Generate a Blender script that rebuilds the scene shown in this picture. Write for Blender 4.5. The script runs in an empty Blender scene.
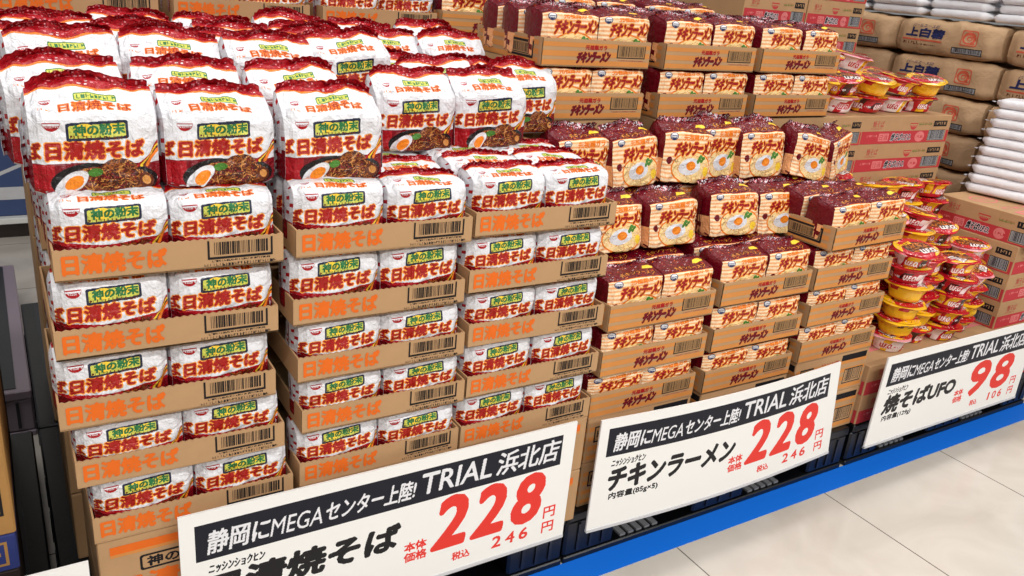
import bpy, math, random
import numpy as np
from mathutils import Matrix, Vector

sc = bpy.context.scene
COL = sc.collection
rnd = random.Random(7)
ORD = ['top', 'second', 'third', 'fourth', 'fifth', 'sixth', 'seventh', 'eighth', 'ninth', 'tenth',
       'eleventh', 'twelfth', 'thirteenth', 'fourteenth']
NTH = ['first'] + ORD[1:]


def lin(c):
    return tuple(((v / 255) / 12.92 if v / 255 <= .04045 else ((v / 255 + .055) / 1.055) ** 2.4) for v in c)


# ------------------------------------------------------------------ palette
PAL = {}
PALIDX = []


def pal(name, r, g, b):
    PAL[name] = len(PALIDX)
    PALIDX.append(lin((r, g, b)) + (1.0,))


for n_, r_, g_, b_ in [
    ('white', 226, 225, 228), ('offwhite', 206, 204, 208), ('red', 166, 18, 28), ('dkred', 120, 12, 24), ('txtred', 164, 28, 22),
    ('orange', 236, 124, 34), ('yellow', 250, 208, 60), ('olive', 202, 202, 84), ('green', 40, 112, 62), ('navy', 34, 40, 62),
    ('black', 26, 22, 22), ('brown', 96, 42, 20), ('noodle', 150, 84, 34), ('noodle2', 70, 28, 14), ('noodle3', 206, 140, 70),
    ('yolk', 244, 140, 36), ('pink', 232, 150, 158), ('kraft', 180, 142, 102), ('kraft2', 204, 134, 68), ('kraft3', 160, 122, 80),
    ('cardorange', 222, 104, 28), ('cream', 253, 224, 184), ('stripe', 242, 172, 116), ('maroon', 104, 6, 22), ('dkmaroon', 60, 5, 14),
    ('chtext', 158, 22, 24), ('ltorange', 246, 158, 58), ('leaf', 74, 130, 48), ('soup', 250, 216, 150), ('boxred', 186, 56, 62),
    ('boxred2', 214, 122, 120), ('blue', 20, 108, 214), ('signwhite', 236, 234, 230), ('band', 20, 22, 34), ('pricered', 224, 54, 44),
    ('ink', 22, 20, 24), ('grey', 150, 150, 152), ('lgrey', 200, 200, 202), ('darkblue', 38, 48, 92), ('bagkraft', 186, 152, 116),
    ('sugarblue', 34, 40, 84), ('bagred', 206, 92, 66), ('cupred', 190, 18, 34), ('cupyel', 246, 188, 30), ('cupwhite', 244, 232, 228),
    ('pinkwhite', 246, 226, 224), ('plastic', 9, 10, 14), ('plastic2', 22, 25, 34), ('mauve', 138, 124, 136), ('boxbrown', 160, 118, 66),
    ('boxnavy', 44, 54, 108), ('dkcarton', 40, 30, 26), ('shelfwhite', 226, 226, 222), ('shelfblue', 66, 82, 122),
]:
    pal(n_, r_, g_, b_)
PALARR = np.array(PALIDX, dtype=np.float32)


# ------------------------------------------------------------------ materials (all node based; colour comes from the printed pattern)
def material(name, rough, spec=.5, bump=0., bscale=40., coat=0., mott=.0, mscale=18., bump2=0., bscale2=150.):
    m = bpy.data.materials.new(name)
    m.use_nodes = True
    nt = m.node_tree
    N, L = nt.nodes, nt.links
    p = N['Principled BSDF']
    p.inputs['Roughness'].default_value = rough
    p.inputs['Specular IOR Level'].default_value = spec
    p.inputs['Coat Weight'].default_value = coat
    p.inputs['Coat Roughness'].default_value = .18
    at = N.new('ShaderNodeAttribute')
    at.attribute_name = 'print'
    tc = N.new('ShaderNodeTexCoord')
    col = at.outputs['Color']
    if mott:
        no = N.new('ShaderNodeTexNoise')
        no.inputs['Scale'].default_value = mscale
        no.inputs['Detail'].default_value = 5
        L.new(tc.outputs['Object'], no.inputs['Vector'])
        mr = N.new('ShaderNodeMapRange')
        mr.inputs[1].default_value = .3
        mr.inputs[2].default_value = .7
        mr.inputs[3].default_value = 1 - mott
        mr.inputs[4].default_value = 1 + mott
        L.new(no.outputs['Fac'], mr.inputs[0])
        vm = N.new('ShaderNodeVectorMath')
        vm.operation = 'SCALE'
        L.new(col, vm.inputs[0])
        L.new(mr.outputs[0], vm.inputs['Scale'])
        col = vm.outputs[0]
    L.new(col, p.inputs['Base Color'])
    last = None
    for st, s in ((bump, bscale), (bump2, bscale2)):
        if not st:
            continue
        no = N.new('ShaderNodeTexNoise')
        no.inputs['Scale'].default_value = s
        no.inputs['Detail'].default_value = 3
        no.inputs['Distortion'].default_value = 1.2
        L.new(tc.outputs['Object'], no.inputs['Vector'])
        bp = N.new('ShaderNodeBump')
        bp.inputs['Strength'].default_value = st
        bp.inputs['Distance'].default_value = .01
        L.new(no.outputs['Fac'], bp.inputs['Height'])
        if last:
            L.new(last.outputs[0], bp.inputs['Normal'])
        last = bp
    if last:
        L.new(last.outputs[0], p.inputs['Normal'])
    return m


FILM = material('printed_film', .24, .30, .9, 30., .08, bump2=.45, bscale2=95.)
CARD = material('printed_cardboard', .72, .25, .05, 30., mott=.05)
KRAFT = material('kraft_paper', .6, .3, .6, 12., mott=.07, mscale=9., bump2=.1, bscale2=60.)
BOARD = material('sign_board', .45, .25)
PLAST = material('black_plastic', .36, .5, .04, 60.)
WBAG = material('thin_white_bag', .35, .45, .3, 26.)
CUPM = material('shrink_film', .2, .55, .5, 34., .3)


# ------------------------------------------------------------------ geometry collector
class Geo:
    def __init__(self):
        self.V, self.F, self.C, self.S, self.n = [], [], [], [], 0

    def add(self, v, f, c, smooth=False):
        v = np.asarray(v, dtype=np.float64).reshape(-1, 3)
        f = [tuple(int(i) + self.n for i in q) for q in f]
        self.V.append(v)
        self.F += f
        self.C += ([c] * len(f) if isinstance(c, (int, np.integer)) else list(c))
        self.S += [smooth] * len(f)
        self.n += len(v)

    def box(self, x0, y0, z0, x1, y1, z1, c, bev=0.):
        b = bev
        if b <= 0:
            v = [(x, y, z) for z in (z0, z1) for y in (y0, y1) for x in (x0, x1)]
            self.add(v, [(0, 2, 3, 1), (4, 5, 7, 6), (0, 1, 5, 4), (2, 6, 7, 3), (0, 4, 6, 2), (1, 3, 7, 5)], c)
            return
        v, idx = [], {}
        for ix, x in enumerate((x0, x1)):
            for iy, y in enumerate((y0, y1)):
                for iz, z in enumerate((z0, z1)):
                    sx, sy, sz = (1, -1)[ix] * b, (1, -1)[iy] * b, (1, -1)[iz] * b
                    for k, q in enumerate(((x, y + sy, z + sz), (x + sx, y, z + sz), (x + sx, y + sy, z))):
                        idx[ix, iy, iz, k] = len(v)
                        v.append(q)
        I = idx
        f = []
        f.append([I[0, 0, 0, 0], I[0, 0, 1, 0], I[0, 1, 1, 0], I[0, 1, 0, 0]])
        f.append([I[1, 0, 0, 0], I[1, 1, 0, 0], I[1, 1, 1, 0], I[1, 0, 1, 0]])
        f.append([I[0, 0, 0, 1], I[1, 0, 0, 1], I[1, 0, 1, 1], I[0, 0, 1, 1]])
        f.append([I[0, 1, 0, 1], I[0, 1, 1, 1], I[1, 1, 1, 1], I[1, 1, 0, 1]])
        f.append([I[0, 0, 0, 2], I[0, 1, 0, 2], I[1, 1, 0, 2], I[1, 0, 0, 2]])
        f.append([I[0, 0, 1, 2], I[1, 0, 1, 2], I[1, 1, 1, 2], I[0, 1, 1, 2]])
        for i in (0, 1):
            for j in (0, 1):
                f.append([I[i, j, 0, 0], I[i, j, 1, 0], I[i, j, 1, 1], I[i, j, 0, 1]])
                f.append([I[i, 0, j, 0], I[i, 1, j, 0], I[i, 1, j, 2], I[i, 0, j, 2]])
                f.append([I[0, i, j, 1], I[1, i, j, 1], I[1, i, j, 2], I[0, i, j, 2]])
        for i in (0, 1):
            for j in (0, 1):
                for k in (0, 1):
                    f.append([I[i, j, k, 0], I[i, j, k, 1], I[i, j, k, 2]])
        v = np.array(v)
        ctr = v.mean(0)
        g = []
        for q in f:
            p = v[q]
            nrm = np.cross(p[1] - p[0], p[2] - p[0])
            g.append(q if nrm.dot(p.mean(0) - ctr) > 0 else q[::-1])
        self.add(v, g, c)

    def mesh(self, name):
        me = bpy.data.meshes.new(name)
        V = np.concatenate(self.V)
        me.from_pydata(V.tolist(), [], self.F)
        n = np.array([len(f) for f in self.F])
        cols = PALARR[np.array(self.C)]
        at = me.attributes.new('print', 'FLOAT_COLOR', 'CORNER')
        at.data.foreach_set('color', np.repeat(cols, n, axis=0).ravel())
        me.polygons.foreach_set('use_smooth', np.array(self.S, dtype=bool))
        me.update()
        return me

    def build(self, name, mat, parent=None):
        me = self.mesh(name)
        me.materials.append(mat)
        o = bpy.data.objects.new(name, me)
        COL.objects.link(o)
        if parent:
            o.parent = parent
        return o


# ------------------------------------------------------------------ printed patterns: painted on a fine grid, then turned into coloured faces
_tc = {}


def glyphs(s):
    if s not in _tc:
        c = bpy.data.curves.new('lettering', 'FONT')
        c.body = s
        c.size = 1
        c.resolution_u = 3
        o = bpy.data.objects.new('lettering', c)
        COL.objects.link(o)
        bpy.context.view_layer.update()
        me = bpy.data.meshes.new_from_object(o.evaluated_get(bpy.context.evaluated_depsgraph_get()))
        me.calc_loop_triangles()
        v = np.array([(p.co.x, p.co.y) for p in me.vertices])
        t = np.array([tuple(q.vertices) for q in me.loop_triangles])
        bpy.data.objects.remove(o)
        bpy.data.curves.remove(c)
        bpy.data.meshes.remove(me)
        lo, hi = v.min(0), v.max(0)
        _tc[s] = ((v - lo) / (hi - lo), t)
    return _tc[s]


def dilate(M, r):
    if r <= 0:
        return M
    out = M.copy()
    R = int(math.ceil(r))
    ny, nx = M.shape
    for dy in range(-R, R + 1):
        for dx in range(-R, R + 1):
            if dx * dx + dy * dy <= r * r + .3 and (dx or dy):
                out[max(0, dy):ny + min(0, dy), max(0, dx):nx + min(0, dx)] |= M[max(0, -dy):ny + min(0, -dy), max(0, -dx):nx + min(0, -dx)]
    return out


class Canvas:
    """w, h in millimetres; y up."""

    def __init__(self, w, h, cell, bg):
        self.c = cell
        self.nx, self.ny = int(round(w / cell)), int(round(h / cell))
        self.w, self.h = w, h
        self.G = np.full((self.ny, self.nx), PAL[bg] if bg else -1, dtype=np.int32)
        self.X, self.Y = np.meshgrid((np.arange(self.nx) + .5) * w / self.nx, (np.arange(self.ny) + .5) * h / self.ny)

    def put(self, M, col):
        self.G[M] = PAL[col]

    def rect(self, x0, y0, x1, y1, col):
        self.put((self.X >= x0) & (self.X < x1) & (self.Y >= y0) & (self.Y < y1), col)

    def frame(self, x0, y0, x1, y1, t, col):
        self.put((self.X >= x0) & (self.X < x1) & (self.Y >= y0) & (self.Y < y1) &
                 ~((self.X >= x0 + t) & (self.X < x1 - t) & (self.Y >= y0 + t) & (self.Y < y1 - t)), col)

    def rrect(self, x0, y0, x1, y1, r, col, slope=0.):
        cx, cy, hx, hy = (x0 + x1) / 2, (y0 + y1) / 2, (x1 - x0) / 2 - r, (y1 - y0) / 2 - r
        Y = self.Y - (self.X - cx) * slope
        qx, qy = np.abs(self.X - cx) - hx, np.abs(Y - cy) - hy
        self.put(np.hypot(np.maximum(qx, 0), np.maximum(qy, 0)) <= r, col)

    def ell(self, cx, cy, rx, ry, col, rot=0., half=0, mask=None):
        c, s = math.cos(rot), math.sin(rot)
        u = ((self.X - cx) * c + (self.Y - cy) * s) / rx
        v = (-(self.X - cx) * s + (self.Y - cy) * c) / ry
        M = u * u + v * v <= 1
        if half < 0:
            M &= v <= 0
        if mask is not None:
            M &= mask
        if col:
            self.put(M, col)
        return M

    def poly(self, pts, col):
        M = np.zeros_like(self.G, dtype=bool)
        n = len(pts)
        for i in range(n):
            (xa, ya), (xb, yb) = pts[i], pts[(i + 1) % n]
            if ya == yb:
                continue
            cond = ((ya > self.Y) != (yb > self.Y))
            xi = (xb - xa) * (self.Y - ya) / (yb - ya) + xa
            M ^= cond & (self.X < xi)
        if col:
            self.put(M, col)
        return M

    def stroke(self, pts, r, col, mask=None):
        M = np.zeros_like(self.G, dtype=bool)
        for (xa, ya), (xb, yb) in zip(pts, pts[1:]):
            i0, i1 = int((min(xa, xb) - r) / self.c) - 1, int((max(xa, xb) + r) / self.c) + 2
            j0, j1 = int((min(ya, yb) - r) / self.c) - 1, int((max(ya, yb) + r) / self.c) + 2
            i0, j0 = max(i0, 0), max(j0, 0)
            X, Y = self.X[j0:j1, i0:i1], self.Y[j0:j1, i0:i1]
            if X.size == 0:
                continue
            dx, dy = xb - xa, yb - ya
            t = np.clip(((X - xa) * dx + (Y - ya) * dy) / (dx * dx + dy * dy + 1e-9), 0, 1)
            M[j0:j1, i0:i1] |= np.hypot(X - xa - t * dx, Y - ya - t * dy) <= r
        if mask is not None:
            M &= mask
        self.put(M, col)

    def text(self, s, x0, y0, x1, y1, col, dil=0., outline=None, shear=0., slope=0., mask=None):
        v, t = glyphs(s)
        px = x0 + v[:, 0] * (x1 - x0) + shear * (v[:, 1] - .5) * (y1 - y0)
        py = y0 + v[:, 1] * (y1 - y0) + slope * (v[:, 0] - .5) * (x1 - x0)
        gx, gy = px / self.w * self.nx - .5, py / self.h * self.ny - .5
        M = np.zeros_like(self.G, dtype=bool)
        for a, b, c in t:
            xs, ys = gx[[a, b, c]], gy[[a, b, c]]
            i0, i1 = max(0, int(math.floor(xs.min()))), min(self.nx, int(math.ceil(xs.max())) + 1)
            j0, j1 = max(0, int(math.floor(ys.min()))), min(self.ny, int(math.ceil(ys.max())) + 1)
            if i1 <= i0 or j1 <= j0:
                continue
            X, Y = np.meshgrid(np.arange(i0, i1), np.arange(j0, j1))
            d = (ys[1] - ys[2]) * (xs[0] - xs[2]) + (xs[2] - xs[1]) * (ys[0] - ys[2])
            if abs(d) < 1e-12:
                continue
            l0 = ((ys[1] - ys[2]) * (X - xs[2]) + (xs[2] - xs[1]) * (Y - ys[2])) / d
            l1 = ((ys[2] - ys[0]) * (X - xs[2]) + (xs[0] - xs[2]) * (Y - ys[2])) / d
            e = -.02
            M[j0:j1, i0:i1] |= (l0 >= e) & (l1 >= e) & (1 - l0 - l1 >= e)
        F = dilate(M, dil / self.c)
        if outline:
            for oc, r in outline:
                O = dilate(M, (dil + r) / self.c)
                self.put(O if mask is None else O & mask, oc)
        self.put(F if mask is None else F & mask, col)

    def barcode(self, x0, y0, x1, y1, ink, bg=None, t=1.6, u=True, seed=1):
        r = random.Random(seed)
        if bg:
            self.rect(x0, y0, x1, y1, bg)
        x = x0 + 3 * t
        while x < x1 - 3 * t:
            wd = r.choice((1., 1., 1.8, 2.6))
            self.rect(x, y0 + 2 * t, x + wd, y1 - t, ink)
            x += wd + r.choice((1., 1.4, 2.2))
        if u:
            self.rect(x0, y0, x0 + t, y1, ink)
            self.rect(x1 - t, y0, x1, y1, ink)
            self.rect(x0, y0, x1, y0 + t, ink)
        else:
            self.frame(x0, y0, x1, y1, t, ink)

    def smallprint(self, x0, y0, x1, y1, ink, seed=1):
        r = random.Random(seed)
        x = x0
        h = y1 - y0
        while x < x1:
            wd = h * r.uniform(.5, .9)
            self.rect(x, y0 + h * r.uniform(0, .3), x + wd * .3, y1, ink)
            self.rect(x, y0 + h * r.choice((.1, .45, .75)), x + wd, y0 + h * r.choice((.3, .6, .95)), ink)
            x += wd + h * .22

    def emblem(self, x, y, wd, ink, paper):
        """round bowl badge with the maker's name."""
        self.ell(x + wd / 2, y + wd * .48, wd * .52, wd * .54, ink, half=-1)
        self.rect(x - wd * .02, y + wd * .44, x + wd * 1.02, y + wd * .5, ink)
        self.rect(x + wd * .03, y + wd * .3, x + wd * .97, y + wd * .43, paper)
        self.text('NISSIN', x + wd * .08, y + wd * .16, x + wd * .92, y + wd * .40, ink if False else paper, .2)
        self.rect(x + wd * .06, y + wd * .41, x + wd * .94, y + wd * .44, ink)

    def quads(self, lx, ly):
        """greedy rectangles -> list of (x0, y0, x1, y1) in mm and colours"""
        G, nx, ny = self.G, self.nx, self.ny
        LX, LY = max(1, int(lx / self.c)), max(1, int(ly / self.c))
        out, cols, active = [], [], {}

        def close(k, y1):
            j0 = active.pop(k)
            out.append((k[0], j0, k[1], y1))
            cols.append(k[2])
        for j in range(ny):
            row = G[j]
            br = np.flatnonzero(row[1:] != row[:-1]) + 1
            cuts = sorted(set([0, nx]) | set(br.tolist()) | set(range(LX, nx, LX)))
            runs = {(a, b, int(row[a])) for a, b in zip(cuts, cuts[1:]) if row[a] >= 0}
            for k in [k for k in active if k not in runs or j % LY == 0]:
                close(k, j)
            for k in runs:
                if k not in active:
                    active[k] = j
        for k in list(active):
            close(k, ny)
        q = np.array(out, dtype=np.float64)
        q[:, [0, 2]] *= self.w / nx
        q[:, [1, 3]] *= self.h / ny
        return q, cols


def art(geo, cv, fmap, lx=7., ly=7., smooth=False, cache={}):
    key = (id(cv), lx, ly)
    if key not in cache:
        cache[key] = (cv, cv.quads(lx, ly))
    q, cols = cache[key][1]
    a = np.stack([q[:, 0], q[:, 2], q[:, 2], q[:, 0]], 1).ravel() / 1000
    b = np.stack([q[:, 1], q[:, 1], q[:, 3], q[:, 3]], 1).ravel() / 1000
    v = fmap(a, b)
    f = np.arange(len(a)).reshape(-1, 4)
    geo.add(v, f, cols, smooth)


def sstep(x):
    x = np.clip(x, 0, 1)
    return x * x * (3 - 2 * x)


class Waves:
    def __init__(self, seed, lo, hi, n=9):
        r = np.random.RandomState(seed)
        d = r.normal(size=(n, 3))
        d /= np.linalg.norm(d, axis=1)[:, None]
        L = np.exp(r.uniform(math.log(lo), math.log(hi), n))
        self.k = d * (2 * math.pi / L)[:, None]
        self.p = r.uniform(0, 6.28, n)
        self.a = L / L.sum() * 1.9

    def __call__(self, x, y, z):
        P = np.stack([x, y, z], -1)
        return (np.sin(P @ self.k.T + self.p) * self.a).sum(-1)


# ------------------------------------------------------------------ soft packs
def pack_fn(w, h, d, r, seed, amp, bulge, ty=.35, tz=.1, fine=.0006, gable=0.):
    W1, W2 = Waves(seed, .05, .14), Waves(seed + 50, .012, .035)
    hd, hh = d / 2, h / 2

    def fn(a, b, off):
        a, b = np.asarray(a, float), np.asarray(b, float)
        b = np.mod(b, 2 * h + 2 * d)
        y = np.where(b < h, -hd, np.where(b < h + d, -hd + (b - h), np.where(b < 2 * h + d, hd, hd - (b - 2 * h - d))))
        z = np.where(b < h, b, np.where(b < h + d, h, np.where(b < 2 * h + d, h - (b - h - d), 0.))) - hh
        iy, iz = np.clip(y, -(hd - r), hd - r), np.clip(z, -(hh - r), hh - r)
        vy, vz = y - iy, z - iz
        L = np.hypot(vy, vz) + 1e-9
        ny, nz = vy / L, vz / L
        e = sstep((np.abs(a) / (w / 2) - .74) / .26)
        sy, sz = 1 - ty * e * e, 1 - tz * e * e
        y, z = (iy + ny * r) * sy, (iz + nz * r) * sz
        dsp = bulge * np.cos(math.pi * a / w) + amp * W1(a, y, z) + fine * W2(a, y, z) + off
        dsp = np.where((nz < -.5), np.minimum(dsp, off), dsp)
        y, z = y + ny * dsp, z + nz * dsp
        t = (b - h) / d
        z = z + gable * np.where((t > 0) & (t < 1), np.where(t < .72, sstep(t / .72), 1 - sstep((t - .72) / .28)), 0.) * (1 + .12 * np.sin(a * 45 + seed))
        return np.stack([a, y, np.maximum(z, -hh) + hh], -1)
    return fn


def pack_body(geo, fn, w, h, d, cside, na=26, nb=52, cend=None, ridge=.006, lowcol=None):
    P = 2 * (h + d)
    aa = np.linspace(-w / 2, w / 2, na)
    bb = np.arange(nb) / nb * P
    A, B = np.meshgrid(aa, bb, indexing='ij')
    v = fn(A.ravel(), B.ravel(), -.0014)
    f = [(i * nb + j, (i + 1) * nb + j, (i + 1) * nb + (j + 1) % nb, i * nb + (j + 1) % nb) for i in range(na - 1) for j in range(nb)]
    geo.add(v, f, cside, True)
    cend = cside if cend is None else cend
    for s in (-1, 1):
        ring = fn(np.full(nb, s * w / 2), bb, -.0014)
        ctr = ring.mean(0)
        vs = [ring]
        for t in (.35, .7, 1.):
            q = ring.copy()
            q[:, 0] += s * ridge * math.sin(t * 1.57)
            q[:, 1] = ctr[1] + (q[:, 1] - ctr[1]) * (1 - .93 * t)
            q[:, 2] = ctr[2] + (q[:, 2] - ctr[2]) * (1 - .25 * t)
            vs.append(q)
        v = np.concatenate(vs)
        f = []
        for k in range(3):
            for j in range(nb):
                a_, b_, c_, d_ = k * nb + j, k * nb + (j + 1) % nb, (k + 1) * nb + (j + 1) % nb, (k + 1) * nb + j
                f.append((a_, b_, c_, d_) if s > 0 else (d_, c_, b_, a_))
        f.append(tuple(range(3 * nb, 4 * nb)) if s > 0 else tuple(range(4 * nb - 1, 3 * nb - 1, -1)))
        rr = random.Random(int(h * 1000) + s)
        cols = []
        for k in range(3):
            for q_ in range(nb):
                zz = v[k * nb + q_, 2] / h
                c_ = cend
                if lowcol is not None and zz < lowcol[1]:
                    c_ = lowcol[0]
                if lowcol is not None and rr.random() < .12:
                    c_ = lowcol[2]
                cols.append(c_)
        cols.append(cols[0])
        geo.add(v, f, cols, True)


def strip(geo, pts, updir, height, thick, cols, zig=.0015, rows=3, seed=0):
    """crimped seal: a thin fin along pts, rising along updir(i), lightly corrugated"""
    n = len(pts)
    pts = np.asarray(pts, float)
    rr = random.Random(seed + n)
    v, f, c = [], [], []
    for side in (-1, 1):
        for k in range(rows + 1):
            for i in range(n):
                u = np.asarray(updir(i), float)
                t = pts[min(i + 1, n - 1)] - pts[max(i - 1, 0)]
                nr = np.cross(t, u)
                nr /= np.linalg.norm(nr) + 1e-9
                v.append(pts[i] + u * height * k / rows + nr * (side * thick + zig * math.sin(i * 1.1 + k * .8 + seed) * k / rows))
    o = n * (rows + 1)
    for s in (0, 1):
        for k in range(rows):
            for i in range(n - 1):
                q = (s * o + k * n + i, s * o + k * n + i + 1, s * o + (k + 1) * n + i + 1, s * o + (k + 1) * n + i)
                f.append(q if s else q[::-1])
                c.append(rr.choice(cols))
    for i in range(n - 1):
        f.append((rows * n + i, rows * n + i + 1, o + rows * n + i + 1, o + rows * n + i))
        c.append(cols[0])
    geo.add(v, f, c, True)


def noodles(cv, mask, x0, y0, x1, y1, n, seed, cols, r0=.9):
    r = random.Random(seed)
    for i in range(n):
        x, y = r.uniform(x0, x1), r.uniform(y0, y1)
        an = r.uniform(0, 6.28)
        pts = [(x, y)]
        for k in range(5):
            an += r.uniform(-.9, .9)
            x += 4 * math.cos(an)
            y += 3.2 * math.sin(an)
            pts.append((x, y))
        cv.stroke(pts, r0, r.choice(cols), mask)


# --- white fried-noodle pack
def yaki_canvas(w, h, d, loose):
    cv = Canvas(w, h + d, .75, 'white')
    top = h
    ph = 52 if loose else h * .44
    X, Y = cv.X, cv.Y
    # photo of the dish in the lower part
    if loose:
        edge = ph + 2.5 * np.sin(X / w * 3.0 + .4) - 3
        cv.put(Y < edge, 'dkred')
        cv.put((Y < edge * .98) & (X < w * .16), 'red')
        bowl = cv.ell(w * .55, ph * .42, w * .43, ph * .60, 'black') & (Y < edge)
        cv.put((Y >= edge) & (Y < edge + 6), 'white')
        inner = cv.ell(w * .57, ph * .40, w * .37, ph * .50, None)
        cv.ell(w * .57, ph * .40, w * .37, ph * .50, 'noodle2', mask=inner & (Y < edge + 9))
        hill = cv.ell(w * .66, ph * .62, w * .17, ph * .50, 'noodle2')
        noodles(cv, (inner & (Y < edge)) | hill, w * .30, 0, w * .95, ph * 1.15, 420, 5, ['noodle', 'noodle', 'noodle2', 'brown', 'noodle3', 'dkred', 'noodle2'], .7)
        cv.ell(w * .88, ph * .42, w * .06, ph * .24, 'brown', .5)
        cv.ell(w * .88, ph * .44, w * .035, ph * .14, 'noodle3', .5)
        cv.ell(w * .28, ph * .42, w * .155, ph * .25, 'white', .62)
        cv.ell(w * .30, ph * .42, w * .085, ph * .17, 'yolk', .62)
        cv.ell(w * .47, ph * .72, w * .06, ph * .12, 'leaf', .2)
    else:
        edge = ph + 1 + 4 * np.sin(X / w * 6.0 + 2.2)
        cv.put(Y < edge, 'red')
        cv.put(Y < edge - 6, 'dkred')
        noodles(cv, Y < edge - 1, w * .42, 0, w * .8, ph, 120, 9, ['noodle', 'brown', 'noodle2'])
    s0 = 1 if loose else 0
    # swoosh of coloured lines at the right end
    for k, (cl, o) in enumerate((('red', 0), ('yellow', 5), ('brown', 9), ('orange', 13))):
        cv.stroke([(w * .82 + o, 44 + s0), (w * .93, 60 + s0 - o * .3), (w, 80 + s0 - o)], 2.3, cl)
    cv.text('日清焼そば', w * .11, 57 + s0, w * .87, 82 + s0, 'txtred', 1.5, [('ltorange', 1.7)], .05, .03)
    cv.rrect(w * .27, 84 + s0, w * .76, 111 + s0, 4, 'navy', .06)
    cv.rrect(w * .293, 88 + s0, w * .737, 107 + s0, 2.5, 'olive', .06)
    cv.ell(w * .42, 99 + s0, 14, 9, 'yellow')
    cv.ell(w * .64, 101 + s0, 9, 7, 'yellow')
    cv.text('神の粉末', w * .33, 92 + s0, w * .73, 107 + s0, 'green', 1.0, None, .0, .05)
    cv.smallprint(w * .30, 84.5 + s0, w * .74, 90.5 + s0, 'brown', 3)
    cv.emblem(w * .10, 98 + s0, 23, 'red', 'white')
    # end of the lettering of the next panel, wrapped round the left edge
    cv.text('ば', -10, 56 + s0, 12, 80 + s0, 'txtred', 1.2, [('ltorange', 1.4)])
    # top
    cv.rrect(w * .36, top + 24, w * .70, top + 37, 3, 'green')
    cv.rrect(w * .37, top + 25.5, w * .69, top + 35.5, 2, 'olive')
    cv.smallprint(w * .39, top + 27, w * .67, top + 34, 'green', 8)
    cv.text('日清焼そば', w * .24, top + 8, w * .80, top + 22, 'txtred', .5, [('orange', 1.2)])
    cv.smallprint(w * .08, top + 8, w * .19, top + 13, 'orange', 5)
    cv.emblem(w * .10, top + 22, 15, 'red', 'white')
    wave = top + 43 + 9 * np.abs(X / w - .5) * 2 + 2 * np.sin(X / 9)
    cv.put(Y > wave, 'orange')
    cv.put(Y > wave + 3.5, 'red')
    r = random.Random(21)
    for i in range(230):  # print marks; the white ones also imitate highlights on crinkled film
        x, y = r.uniform(2, w - 8), r.uniform(top + 49, top + d - 2)
        if y > top + 49 + 9 * abs(x / w - .5) * 2:
            cv.rect(x, y, x + r.uniform(1.2, 5), y + r.uniform(.8, 2.6), r.choice(['pink', 'dkred', 'white', 'dkred', 'pink']))
    return cv


def make_yaki(name, loose, seed, cv):
    w, h, d = (.174, .127, .098) if loose else (.166, .118, .098)
    fn = pack_fn(w, h, d, .018 if loose else .018, seed, .0050 if loose else .0036, .004 if loose else .002, .22 if loose else .3, .07, .0019 if loose else .0014, .032 if loose else .008)
    g = Geo()
    pack_body(g, fn, w, h, d, PAL['white'], cend=PAL['offwhite'], lowcol=(PAL['dkred'], .42, PAL['red']))
    art(g, cv, lambda a, b: fn(a - w / 2, b, 0.), 6.5, 6.5)
    root = g.build(name, FILM)
    for s in (-1, 1):
        g = Geo()
        z = np.linspace(h * .14, h * .86, 17)
        pts = np.stack([np.full(17, s * (w / 2 + (.0045 if loose else .0025))), -.004 + .002 * np.sin(z * 90 + seed), z], 1)
        strip(g, pts, lambda i: (s * (.6 if loose else .08), -.85, 0), .012, .0004, [PAL[c] for c in ('offwhite', 'offwhite', 'white', 'red', 'dkred')], .0008, 2)
        g.build('end_seal', FILM, root)
    g = Geo()
    n = 64
    aa = np.linspace(-w / 2 * .97, w / 2 * .97, n)
    bb = np.full(n, h + d * .72) + .003 * np.sin(aa * 60 + seed)
    pts = fn(aa, bb, -.001)
    strip(g, pts, lambda i: (0, -.45 + .45 * math.sin(i * .10 + seed) + .2 * math.sin(i * .31), .85), .013 if loose else .009, .0004,
          [PAL[c] for c in ('red', 'red', 'red', 'red', 'dkred', 'red', 'red', 'pink', 'red', 'dkred', 'red', 'red')], .0016, 4, seed)
    g.build('top_seal', FILM, root)
    return root


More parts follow.
